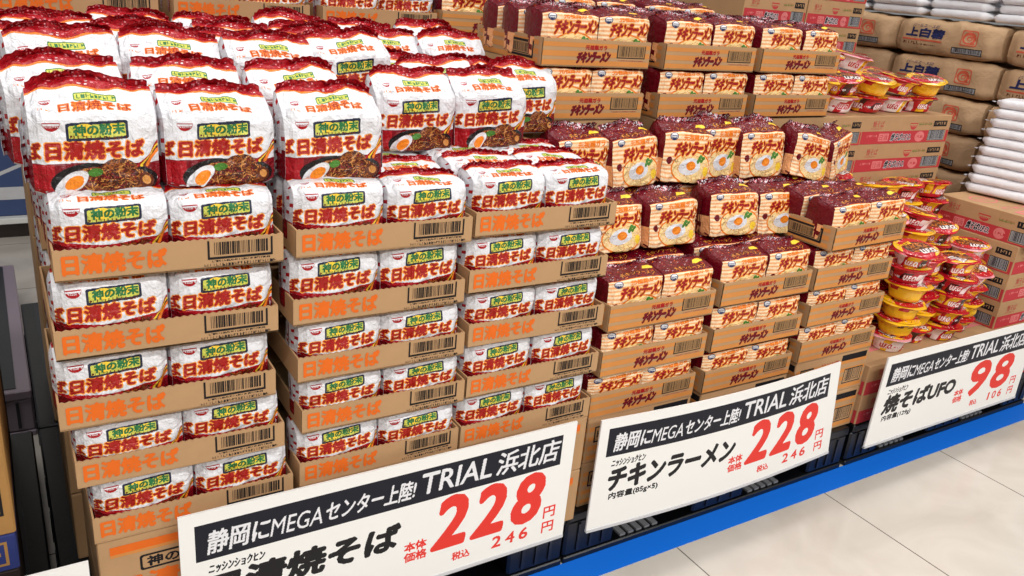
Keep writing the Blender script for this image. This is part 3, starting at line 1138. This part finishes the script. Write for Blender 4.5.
# ---------------- white yakisoba display: three stacks of five open trays
YZ = [[.897, .769, .647, .537, .422], [.900, .774, .660, .552, .440], [.907, .790, .674, .556, .441]]
YX = [[.053, .043, .037, .052, .068], [.415, .409, .417, .425, .420], [.762, .757, .766, .770, .764]]
for c in range(3):
    zb = YZ[c][4]
    for k in range(2):
        YBOX.put((YX[c][4] + .172 + (.02 if c == 0 else 0) * 0, 1.308, .15 + k * (zb - .15) / 2), (0, 0, 0), (1, 1, (zb - .15) / 2 / .1335),
                 'closed kraft noodle carton with orange stripe, %s layer under the %s white stack' % (('bottom', 'upper')[k], PAD[c]), 'carton',
                 'closed cartons under the white noodle stacks')
    for i in range(5):
        x0, z = YX[c][i], YZ[c][i]
        nz = YZ[c][i - 1] if i else z + .121
        yaw = R(j(.5))
        lvl = ('top', 'second highest', 'middle', 'second lowest', 'lowest')[i]
        YTRAY.put((x0 + .170, 1.305, z), (0, 0, yaw), (1, 1, 1), 'open kraft noodle tray with orange lettering, %s of five in %s white stack' % (lvl, PAD[c]),
                  'tray', 'open trays of white noodle packs')
        for s in (0, 1):
            hs = (nz - z - .0065) / .121
            YT.put((x0 + .170 + (-.0835, .0835)[s] + j(.0015), 1.305 + .0625 + j(.002), z + .0035), (R(j(1.2)), R(j(.8)), R(j(2.2))), (.985 - abs(j(.02)), 1, hs * (1 - abs(j(.05)))),
                   'white noodle pack in %s tray of the %s white stack, %s end' % (lvl, PAD[c], ('left', 'right')[s]), 'noodle pack', 'white noodle packs in trays')
        if i == 0:
            for q in (1, 2):
                for s in (0, 1):
                    YT.put((x0 + .170 + (-.0835, .0835)[s], 1.305 + .0625 + q * .093, z + .0035), (0, 0, R(j(1.5))), (.985, .96, (nz - z - .0065) / .121),
                           'white noodle pack in top tray of the %s white stack, %s row, %s end' % (PAD[c], ('', 'middle', 'back')[q], ('left', 'right')[s]),
                           'noodle pack', 'white noodle packs in trays')
    # tall closed cartons behind, carrying the loose packs
    for k in range(2):
        if c > 0:
          YBIG.put((.240 + c * .346, 1.640, .1526 + k * (.4615 if c < 2 else .434)), (0, 0, 0), (.98, .98, 1.07 if c < 2 else 1.004), 'tall kraft carton behind the %s white noodle stack, %s one' % (PAD[c], ('lower', 'upper')[k]),
                 'carton', 'tall cartons behind the white noodle stacks')
        YBIG.put((.240 + c * .346, 1.938, .1526 + k * .4615), (0, 0, 0), (.98, .96, 1.07), 'tall kraft carton two rows behind the %s white stack, %s one' % (PAD[c], ('lower', 'upper')[k]),
                 'carton', 'tall cartons behind the white noodle stacks')
ZL = 1.024
G1 = 'loose white noodle packs on top of the trays'
front = [(.132, 1.416, -1, 'leftmost'), (.314, 1.420, 3, 'second from left'), (.510, 1.416, -2, 'third from left'),
         (.742, 1.585, 1, 'fourth from left'), (.926, 1.592, 1, 'fifth from left')]
for k, (x, y, yw, lb) in enumerate(front):
    YL.put((x, y, ZL - (.017 if k < 3 else .006)), (R((-2, -4, -3, -1, -1)[k]), R((0, .6, -1.2, .5, -1)[k]), R(yw)), (1, 1, (1.02, .97, 1.0, .98, 1.)[k]),
           'loose white noodle pack standing on the trays, %s of the front row' % lb, 'noodle pack', G1, k=(0, 1, 2, 3, 1)[k])
for k, (x, y, yw) in enumerate([(.108, 1.548, 5), (.300, 1.552, -6), (.490, 1.548, 5)]):
    YL.put((x, y, ZL), (R(j(3)), R(j(2)), R(yw)), (1, .96, 1.02), 'loose white noodle pack just behind the front row, %s' % ('leftmost', 'middle one', 'rightmost')[k], 'noodle pack', G1)
ZU = 1.079
up = [[(.118, 1.71, 6, -14), (.295, 1.715, -3, -6), (.480, 1.70, 4, -4), (.665, 1.735, 2, 0), (.880, 1.74, -6, -6), (1.083, 1.70, 1, 0)],
      [(.10, 1.835, -6, -16), (.262, 1.84, 8, -10), (.44, 1.825, -8, -6), (.625, 1.86, 5, -14), (.81, 1.86, -4, -8), (1.0, 1.83, 3, -8)],
      [(.115, 1.96, 5, -10), (.29, 1.965, -6, -12), (.47, 1.955, 6, -8), (.655, 1.985, -4, -10), (.84, 1.985, 5, -8), (1.02, 1.96, -3, -10)],
      [(.10, 2.09, -4, -8), (.28, 2.09, 5, -10), (.46, 2.08, -5, -8), (.645, 2.11, 3, -8), (.83, 2.11, -4, -10), (1.01, 2.09, 4, -8)]]
for r_i, row in enumerate(up):
    for k, (x, y, yw, tl) in enumerate(row):
        hz = 1.0 if (r_i, k) == (0, 5) else (.90, .86, .86, .88)[r_i] + (.06 if k > 2 else 0)
        YL.put((x, y, ZU if k < 4 or r_i > 1 else 1.026), (R(-tl * .8 + j(3)), R(j(4)) if k < 5 else 0, R(yw)), (1, 1, hz * rnd.uniform(.95, 1.05)), 'loose white noodle pack on the rear cartons, %s row from front, %s from left' % (NTH[r_i], NTH[k]), 'noodle pack', G1)
# second row of the leftmost stack, its ends seen from the aisle
for k in range(2):
    YBOX.put((.222, 1.632, .1526 + k * .163), (0, 0, 0), (1, .98, .162 / .1335), 'closed kraft noodle carton in second row of the leftmost white stack, %s one' % ('bottom', 'upper')[k], 'carton', 'closed cartons under the white noodle stacks')
for i in range(5):
    z = .4792 + i * .1205
    YTRAY.put((.222, 1.630, z), (0, 0, 0), (1, .98, 1), 'open kraft tray in second row of the leftmost white stack, %s from bottom' % NTH[i], 'tray', 'open trays of white noodle packs')
    for q in range(3):
        YT.put((.222 - .0835, 1.630 + .060 + q * .093, z + .0035), (0, 0, R(j(2))), (.985, .96, .97), 'white noodle pack in second row of leftmost stack, %s tray from bottom, %s one' % (NTH[i], ('front', 'middle', 'back')[q]), 'noodle pack', 'white noodle packs in trays')
    YT.put((.222 + .0835, 1.630 + .060, z + .0035), (0, 0, 0), (.985, .96, .97), 'white noodle pack in second row of leftmost stack, %s tray from bottom, inner one' % NTH[i], 'noodle pack', 'white noodle packs in trays')
# rear trays at the top edge
for c in range(3):
    for k in range(2):
        YBIG.put((.225 + c * .365, 2.245, .1526 + k * .5225), (0, 0, 0), (1, 1, .5225 / .4315), 'tall kraft carton on the rear pallet, %s column, %s one' % (PAD[c], ('lower', 'upper')[k]), 'carton', 'tall cartons on the rear pallet')
    YTRAY.put((.205 + c * .375, 2.238, 1.199), (0, 0, 0), (1, 1, 1.2), 'open kraft tray on the rear pallet behind white packs, %s of three' % PAD[c], 'tray', 'open trays of white noodle packs')
    for s in (0, 1):
        for q in range(2):
            YT.put((.205 + c * .375 + (-.0835, .0835)[s], 2.300 + q * .1, 1.2035), (0, 0, R(j(1))), (.985, 1, 1), 'white noodle pack in %s rear tray, %s row, %s end' % (PAD[c], ('front', 'back')[q], ('left', 'right')[s]), 'noodle pack', 'white noodle packs in trays')

# ---------------- striped chicken noodle display
CZ = [[.631, .514, .405], [.645, .517, .398], [.767, .645, .535, .422]]
CX = [[1.155, 1.152, 1.136], [1.513, 1.511, 1.507], [1.892, 1.868, 1.874, 1.874]]
GC, GCL = 'striped chicken noodle packs in trays', 'loose striped chicken noodle packs'
for c in range(3):
    n = len(CZ[c])
    zb = CZ[c][-1]
    for k in range(2):
        CBOX.put((CX[c][-1] + .167 + .004, 1.343, .15 + k * (zb - .15) / 2), (0, 0, 0), (1, 1, (zb - .15) / 2 / .1255),
                 'closed striped noodle carton, %s layer under the %s chicken noodle stack' % (('bottom', 'upper')[k], PAD[c]), 'carton', 'closed cartons under the chicken noodle stacks')
    for i in range(n):
        x0, z = CX[c][i], CZ[c][i]
        nz = CZ[c][i - 1] if i else z + .132
        rot = R(3) if (c == 2 and i == 0) else R(j(.5))
        lvl = ('top', 'second highest', 'second lowest', 'lowest')[i if i < 2 or n == 4 else 3] if n == 4 else ('top', 'middle', 'lowest')[i]
        px, py = x0 + .167, 1.340
        if c == 2 and i == 0:
            px, py = x0 + .150, 1.325
        M = Matrix.Translation((px, py, z)) @ Matrix.Rotation(rot, 4, 'Z')
        CTRAY.put((px, py, z), (0, 0, rot), (1, 1, 1), 'open striped kraft noodle tray, %s in the %s chicken noodle stack' % (lvl, PAD[c]) + (', turned askew' if c == 2 and i == 0 else ''), 'tray', 'open trays of chicken noodle packs')
        for q in range(3 if i == 0 else 1):
            for s in (0, 1):
                p = M @ Vector(((-.0822, .0822)[s], .0605 + q * .103, .0035))
                CT.put(p, (0, R(j(.6)), rot + R(j(1.5))), (.985, 1, (nz - z - .0065) / .1245 * (1 - abs(j(.05)))), 'striped chicken noodle pack in %s tray of %s chicken stack, %s row, %s end' % (lvl, PAD[c], ('front', 'middle', 'back')[q], ('left', 'right')[s]), 'noodle pack', GC)
    # back stack
    xb = (1.14, 1.53, 1.897)[c] + .167
    for k in range(2):
        CBIG.put((xb, 1.705, .1526 + k * .4505), (0, 0, 0), (1, 1, .998), 'tall striped carton low in the %s back stack, %s one' % (PAD[c], ('lower', 'upper')[k]), 'carton', 'tall cartons behind the chicken noodle stacks')
    for i, z in enumerate((1.184, 1.0545)):
        CTRAY.put((xb, 1.70, z), (0, 0, R(j(.6))), (1, 1, 1), 'open striped kraft tray, %s of the %s back stack' % (('top', 'lower')[i], PAD[c]), 'tray', 'open trays of chicken noodle packs')
        for q in range(3 if i == 0 else 1):
            for s in (0, 1):
                CT.put((xb + (-.0822, .0822)[s] + j(.002), 1.70 + .056 + q * .104, z + .0035), (0, 0, R(j(1.5) + (5 * (s - .3) if i == 0 else 0))), (.985, .98, .99),
                       'striped chicken noodle pack in %s tray of %s back stack, %s row, %s end' % (('top', 'lower')[i], PAD[c], ('front', 'middle', 'back')[q], ('left', 'right')[s]), 'noodle pack', GC)
    # further rear stacks whose tops fill the upper edge
    for rr_ in range(2):
        yb = 2.235 + rr_ * .335
        for k in range(2):
            CBIG.put((xb, yb, .1526 + k * .5235), (0, 0, 0), (1, .98, .5235 / .4515), 'tall striped carton on the rear pallet, %s column, %s row, %s' % (PAD[c], ('front', 'back')[rr_], ('lower', 'upper')[k]), 'carton', 'tall cartons behind the chicken noodle stacks')
        CTRAY.put((xb, yb, 1.202), (0, 0, 0), (1, 1, 1), 'open striped kraft tray on the rear pallet, %s column, %s row' % (PAD[c], ('front', 'back')[rr_]), 'tray', 'open trays of chicken noodle packs')
        for q in range(3):
            for s in (0, 1):
                CT.put((xb + (-.0822, .0822)[s], yb + .056 + q * .104, 1.2055), (0, 0, R(j(2))), (.985, .98, 1.0),
                       'striped noodle pack on rear pallet, %s column, %s tray, %s row, %s end' % (PAD[c], ('front', 'back')[rr_], ('front', 'middle', 'back')[q], ('left', 'right')[s]), 'noodle pack', GC)
# loose packs between front trays and back stack
low = [(1.262, 1.520, 4), (1.440, 1.516, 3), (1.655, 1.512, -4), (1.845, 1.520, -2)]
for k, (x, y, yw) in enumerate(low):
    CL.put((x, y, .7655 + (.011 if 1.5 < x < 1.8 else 0)), (R(-7), 0, R(yw)), (1, 1, .97), 'loose striped noodle pack standing on the front trays, %s of the lower row' % ('leftmost', 'second from left', 'third from left', 'rightmost')[k], 'noodle pack', GCL)
for k, x in enumerate((1.25, 1.425, 1.60, 1.775, 1.95, 2.12)):
    CL.put((x, 1.648, .7655 + (.011 if 1.5 < x < 1.86 else .0)), (0, 0, R(j(2))), (1, .88, .93), 'loose striped noodle pack, lower layer against the back stack, %s from left' % NTH[k], 'noodle pack', GCL)
upc = [(1.225, 1.642, 6, 0), (1.398, 1.640, 7, 0), (1.566, 1.630, -4, 0), (1.706, 1.658, 8, 0), (1.862, 1.636, -2, 0), (2.036, 1.612, 0, 0), (2.205, 1.640, 22, 0)]
for k, (x, y, yw, tl) in enumerate(upc):
    CL.put((x, y, .8895 + (.008 if 1.5 < x < 1.9 else 0)), (R((-3, -6, -4, -2, -3, -6, -2)[k]), R((1, -2, 2, 3, -1, 10, -6)[k]), R(yw)), (1, .90, (1.08, 1.08, 1.12, 1.15, 1.10, 1.06, 1.0)[k]), 'loose striped noodle pack, %s of the upper row before the back stack' % ('leftmost', 'second from left', 'third from left', 'middle', 'third from right', 'tilted second from right', 'rightmost')[k], 'noodle pack', GCL)

# ---------------- noodle cups and their cartons
GU = 'red striped noodle cup cartons'
for c, x in enumerate((2.215 + .26, 2.745 + .26)):
    for k in range(2):
        UBOX.put((x, 1.328, .1526 + k * .1018), (0, 0, 0), (1, 1.1, 1.017), 'kraft and red carton under the noodle cups, %s column, %s layer' % (('left', 'right')[c], ('bottom', 'upper')[k]), 'carton', GU)
for k in range(3):
    UBOX.put((3.215, 1.36, .3563 + k * .1030), (0, 0, 0), (1, 1, 1.028), 'kraft and red carton in the stack right of the cups, %s from bottom' % NTH[k], 'carton', GU)
UBOX.put((3.225, 1.318, .3563 + 3 * .1030), (0, 0, R(.5)), (1, 1.06, 1.028), 'topmost kraft and red carton of the stack right of the cups', 'carton', GU)
for k in range(9):
    UBOX.put((2.80, 1.78, .1526 + k * .0985), (0, 0, 0), (1, 1, .985), 'kraft and red carton in the back stack behind cups, layer %s from bottom' % NTH[k], 'carton', GU)
    UBOX.put((2.536, 1.775 + .26, .1526 + k * .0985), (0, 0, R(90)), (1, .855, .985), 'kraft and red carton end-on in left back stack behind cups, layer %s from bottom' % NTH[k], 'carton', GU)
# red cartons far behind, reaching above the chicken trays
UBIG = Kind([make_carton('carton', .35, .52, .42, {'front': ub}, 'kraft')])
for c, x in enumerate((2.62, 2.976)):
    for k in range(2):
        UBIG.put((x, 2.33, .1526 + k * .4225), (0, 0, 0), (1, 1, 1), 'tall kraft carton with one red band, far pallet, %s column, %s one' % (('left', 'right')[c], ('lower', 'upper')[k]), 'carton', 'tall kraft cartons on the far pallet')
    for k in range(5):
        UBOX.put((x + .175, 2.33 + .26, .998 + k * .1), (0, 0, R(90)), (1, 1, .998), 'kraft and red carton on the far pallet, %s column, %s from bottom' % (('left', 'right')[c], NTH[k]), 'carton', GU)

GCUP = 'red and yellow noodle cups'
stacks = [(2.415, 1.405, 6, 'front row, first stack'), (2.548, 1.438, 5, 'front row, second stack'), (2.675, 1.400, 5, 'front row, third stack'), (2.808, 1.428, 4, 'front row, fourth stack'),
          (2.330, 1.550, 7, 'middle row, first stack'), (2.480, 1.575, 7, 'middle row, second stack'), (2.625, 1.565, 7, 'middle row, third stack'), (2.765, 1.565, 6, 'middle row, fourth stack'), (2.885, 1.500, 5, 'middle row, fifth stack'),
          (2.310, 1.702, 9, 'rear row, first stack'), (2.455, 1.706, 8, 'rear row, second stack'), (2.600, 1.704, 8, 'rear row, third stack'), (2.745, 1.703, 8, 'rear row, fourth stack'), (2.885, 1.690, 8, 'rear row, fifth stack')]
CH = .0585
for si, (x, y, n, lb) in enumerate(stacks):
    for k in range(n):
        kind = (1 if k < 4 else 0) if si == 0 and k else rnd.choice((0, 0, 0, 3, 3, 2, 1))
        if si == 0 and k == 0:
            kind = 2
        top = k == n - 1
        s_ = 1.0 if x < 2.86 else .97
        CUP.put((x + j(.007), y + j(.006) - .0008 * k, .3575 + k * CH), (R(j(2.2) + (6 if top else 0)), R(j(2.2) - (4 if top else 0)), rnd.uniform(0, 6.28)), (s_, s_, 1),
                'red and yellow noodle cup, %s, %s from bottom' % (lb, NTH[k]), 'noodle cup', GCUP, k=kind)
# cups on top of the back cartons
for si, (x, y, n) in enumerate([(2.335, 1.865, 2), (2.485, 1.87, 2), (2.64, 1.865, 2), (2.795, 1.87, 2), (2.95, 1.865, 2), (2.40, 2.02, 3), (2.555, 2.02, 3), (2.71, 2.025, 3), (2.87, 2.02, 2)]):
    for k in range(n):
        tp = k == n - 1
        CUP.put((x + j(.006), y + j(.006) - (.008 if tp else 0), 1.043 + k * CH + (.008 if tp else 0)), (R(j(2) + (-1) ** 0 * (9 if tp else 0)), R(j(3)), rnd.uniform(0, 6.28) if not tp else R(j(30))), (1.03, 1.03, 1), 'noodle cup on the back cartons, %s row, %s stack, %s from bottom' % ('front' if si < 5 else 'rear', NTH[si if si < 5 else si - 5], NTH[k]), 'noodle cup', GCUP)

# ---------------- sugar
GS = 'kraft sugar sacks'
cols = [(1.655, 'nearest'), (2.155, 'second'), (2.655, 'third'), (3.155, 'farthest')]
for c, (y, lb) in enumerate(cols):
    for k in range(8):
        z = 0.1526 + k * .1522
        SACK.put((3.665 + j(.006) - .012 * (k % 2), y + j(.006), z), (0, 0, R(-90 + j(.8))), (1, 1, .985), 'kraft paper sugar sack, %s column, %s layer from the floor' % (lb, NTH[k]), 'sugar sack', GS)
GW = 'thin white sugar bags'
# on top of the sacks
for c in range(6):
    for k in range(3):
        for x in (0, 1):
            WB.put((3.60 + x * .17 + j(.006), 1.56 + c * .30 + j(.01), 1.374 + k * .036), (0, 0, R(-90 + j(3))), (1.12, 1, 1), 'thin white bag atop the sugar sacks, %s row, %s layer, %s' % (NTH[c], ('bottom', 'middle', 'top')[k], ('aisle side', 'rear side')[x]), 'sugar bag', GW)
# leaning pile on the right carton stack
for k in range(10):
    for x in (0, 1):
        WB.put((3.215 + x * .165 + k * .0062 - .02, 1.585 - .012 * x, .7725 + k * .0345), (0, 0, R(-78 + j(2.5))), (1.0, 1, .97), 'thin white bag in leaning pile on cartons, %s side, %s from bottom' % (('cup', 'sack')[x], NTH[k]), 'sugar bag', GW)

# ---------------- signs
o = make_sign('price_sign', (.196, 1.276, .143), .855, .312, dict(name=('日清焼そば', 422), net='内容量(100g×5)', price='228', tax='246'))
tag(o, 'white price sign for fried noodles in front of the white packs', 'price sign', 'price signs')
o = make_sign('price_sign', (1.130, 1.284, .122), .862, .312, dict(name=('チキンラーメン', 452), net='内容量(85g×5)', price='228', tax='246'), skew=.05, wave=.012)
tag(o, 'white price sign for chicken noodles under the striped trays', 'price sign', 'price signs')
o = make_sign('price_sign', (2.215, 1.278, .098), .862, .312, dict(name=('焼そばUFO', 426), net='内容量(129g)', price='98', tax='106', px=500), skew=.02)
tag(o, 'white price sign reading 98 under the noodle cups', 'price sign', 'price signs')
# far-left display: sign edge, cartons
g = Geo()
g.box(0, 0, 0, .85, .004, .30, PAL['signwhite'])
o = g.build('price_sign', BOARD)
g = Geo()
g.box(0, -.002, -.004, .85, .006, .004, PAL['lgrey'])
g.build('bottom_rail', BOARD, o)
o.location = (-.796, 1.276, .113)
tag(o, 'blank white sign edge at the bottom left corner', 'price sign', 'price signs')


def left_carton(name, x0, x1, y0, y1, z0, z1, c, mark, lb):
    g = Geo()
    w, d, h = x1 - x0, y1 - y0, z1 - z0
    g.box(0, 0, 0, w, d, h, PAL[c], .003)
    if mark:
        cv = Canvas(w * 1000, h * 1000, 1.5, None)
        cv.frame(w * 1000 - 90, h * 180, w * 1000 - 14, h * 820, 4, mark)
        cv.smallprint(w * 1000 - 78, h * 400, w * 1000 - 26, h * 560, mark, 3)
        art(g, cv, flat((0, -.0006, 0), (1, 0, 0), (0, 0, 1)), 90, 90)
        art(g, cv, flat((w + .0006, .02, 0), (0, 1, 0), (0, 0, 1)), 90, 90)
    o = g.build(name, CARD)
    o.location = (x0, y0, z0)
    g = Geo()
    g.box(.004, d / 2 - .025, h + .0002, w - .004, d / 2 + .025, h + .0012, PAL['kraft2' if c != 'dkcarton' else 'dkcarton'])
    g.build('packing_tape', FILM, o)
    tag(o, lb, 'carton', 'cartons of the far left display')


left_carton('carton', -.52, -.045, 1.335, 1.70, .1526, .39, 'dkcarton', None, 'dark carton at the bottom of the far left stack')
left_carton('carton', -.52, -.043, 1.332, 1.70, .3915, .462, 'boxnavy', 'boxbrown', 'flat navy blue carton below the brown one at far left')
left_carton('carton', -.52, -.041, 1.330, 1.70, .4635, .672, 'boxbrown', 'ink', 'tan brown carton on the navy carton at far left')
left_carton('carton', -.52, -.050, 1.72, 2.20, .1526, .53, 'dkcarton', None, 'large dark carton behind the tan one at far left, lower')
left_carton('carton', -.52, -.055, 1.73, 2.20, .5315, .84, 'dkcarton', 'boxbrown', 'large dark carton behind the tan one at far left, upper')

# ---------------- far shelf seen down the left aisle
root = bpy.data.objects.new('store_shelf', None)
COL.objects.link(root)
root.location = (-1.6, 4.36, 0)
tag(root, 'white store shelf with dark plinth at the end of the left aisle', 'shelf')
g = Geo()
g.box(0, .03, 0, 1.95, .5, .07, PAL['dkcarton'])
g.build('plinth', PLAST, root)
for z in (.10, .62):
    g = Geo()
    g.box(0, 0, z - .028, 1.95, .5, z, PAL['shelfwhite'], .003)
    g.build('shelf_board', BOARD, root)
g = Geo()
g.box(0, .46, .1, 1.95, .5, .592, PAL['shelfwhite'])
g.box(0, .46, .62, 1.95, .5, 1.4, PAL['shelfwhite'])
g.build('back_panel', BOARD, root)
for k in range(4):
    g = Geo()
    cv = Canvas(280, 300, 2, None)
    cv.rect(30, 60, 250, 120, 'lgrey')
    cv.stroke([(60, 180), (220, 250)], 8, 'lgrey')
    g.box(0, 0, 0, .40, .30, .34, PAL['shelfblue'], .004)
    art(g, cv, flat((.06, -.0006, .02), (1, 0, 0), (0, 0, 1)), 90, 90)
    o = g.build('carton', CARD)
    o.location = (-1.57 + k * .425 + .17, 4.40, .1012)
    g = Geo()
    g.box(.004, .12, .3402, .396, .17, .3412, PAL['lgrey'])
    g.build('packing_tape', FILM, o)
    tag(o, 'blue printed carton on the far aisle shelf, %s from left' % NTH[k], 'carton', 'blue cartons on the far shelf')

# ---------------- floor
me = bpy.data.meshes.new('floor')
me.from_pydata([(-3, -2, 0), (7, -2, 0), (7, 7, 0), (-3, 7, 0)], [], [(0, 1, 2, 3)])
fl = bpy.data.objects.new('floor', me)
COL.objects.link(fl)
fl['kind'] = 'structure'
m = bpy.data.materials.new('glossy_tile')
m.use_nodes = True
nt = m.node_tree
N, L = nt.nodes, nt.links
p = N['Principled BSDF']
tc = N.new('ShaderNodeTexCoord')
sx = N.new('ShaderNodeSeparateXYZ')
L.new(tc.outputs['Object'], sx.inputs[0])


def mth(op, a, b=None):
    n = N.new('ShaderNodeMath')
    n.operation = op
    for i, q in enumerate((a, b)):
        if q is None:
            continue
        if isinstance(q, (int, float)):
            n.inputs[i].default_value = q
        else:
            L.new(q, n.inputs[i])
    return n.outputs[0]


def joint(o, off):
    fr = mth('FRACT', mth('DIVIDE', mth('ADD', o, off), .6))
    return mth('LESS_THAN', mth('ABSOLUTE', mth('SUBTRACT', fr, .5)), .0032)


jn = mth('MAXIMUM', joint(sx.outputs[0], .3 - .226 + .6 * 8), joint(sx.outputs[1], .3 - .08 + .6 * 8))
no = N.new('ShaderNodeTexNoise')
no.inputs['Scale'].default_value = 3.2
no.inputs['Detail'].default_value = 7
no.inputs['Distortion'].default_value = 1.4
L.new(tc.outputs['Object'], no.inputs['Vector'])
cr = N.new('ShaderNodeValToRGB')
cr.color_ramp.elements[0].position = .3
cr.color_ramp.elements[0].color = lin((186, 177, 166)) + (1,)
cr.color_ramp.elements[1].position = .75
cr.color_ramp.elements[1].color = lin((204, 197, 187)) + (1,)
L.new(no.outputs['Fac'], cr.inputs[0])
mx = N.new('ShaderNodeMixRGB')
L.new(jn, mx.inputs[0])
L.new(cr.outputs[0], mx.inputs[1])
mx.inputs[2].default_value = lin((96, 88, 80)) + (1,)
L.new(mx.outputs[0], p.inputs['Base Color'])
p.inputs['Roughness'].default_value = .16
p.inputs['Specular IOR Level'].default_value = .45
me.materials.append(m)

g = Geo()
g.box(-3, 6.2, 0, 7, 6.3, 3.6, PAL['shelfwhite'])
o = g.build('wall_back', BOARD)
o['kind'] = 'structure'
g = Geo()
g.box(-2.5, 1.250, 0, 6.5, 1.328, .0008, PAL['blue'])
o = g.build('floor_tape', BOARD)
tag(o, 'blue tape line stuck along the floor in front of the pallets', 'floor tape')

# ---------------- camera
cam = bpy.data.cameras.new('camera')
cam.sensor_width = 36
cam.lens = 825.24 / 1024 * 36
cam.clip_start = .02
co = bpy.data.objects.new('camera', cam)
COL.objects.link(co)
yaw, pit, rol = 0.581780899, 0.362892977, 0.0967287939
f_ = Vector((math.sin(yaw) * math.cos(pit), math.cos(yaw) * math.cos(pit), -math.sin(pit)))
r_ = Vector((math.cos(yaw), -math.sin(yaw), 0))
u_ = r_.cross(f_)
r2 = r_ * math.cos(rol) + u_ * math.sin(rol)
u2 = -r_ * math.sin(rol) + u_ * math.cos(rol)
co.matrix_world = Matrix(((r2.x, u2.x, -f_.x, 0), (r2.y, u2.y, -f_.y, 0), (r2.z, u2.z, -f_.z, 1.385), (0, 0, 0, 1)))
sc.camera = co

# ---------------- light: rows of ceiling tubes, an added front row, and the bright shop around
w = bpy.data.worlds.new('shop_surroundings')
sc.world = w
w.use_nodes = True
w.node_tree.nodes['Background'].inputs[0].default_value = (1.0, .99, .98, 1)
w.node_tree.nodes['Background'].inputs[1].default_value = .26
for k, (x, y) in enumerate([(-.8, -.6), (1.4, -.6), (3.6, -.6), (-.8, 1.9), (1.4, 1.9), (3.6, 1.9), (-.8, -2.6), (1.4, -2.6), (3.6, -2.6)]):
    l = bpy.data.lights.new('overhead_light', 'AREA')
    l.shape = 'RECTANGLE'
    l.size, l.size_y = 1.6, .25
    l.energy = 30 if y > 0 else (48 if y > -1 else 84)  # strongest row, farthest in front, is added to brighten the upright faces
    l.color = (1.0, .985, .965)
    o = bpy.data.objects.new('overhead_light', l)
    COL.objects.link(o)
    o.location = (x, y, 3.3)
sc.view_settings.view_transform = 'Standard'
sc.view_settings.look = 'None'
sc.view_settings.exposure = -0.2
sc.view_settings.gamma = 1.0
sc.view_settings.use_curve_mapping = False
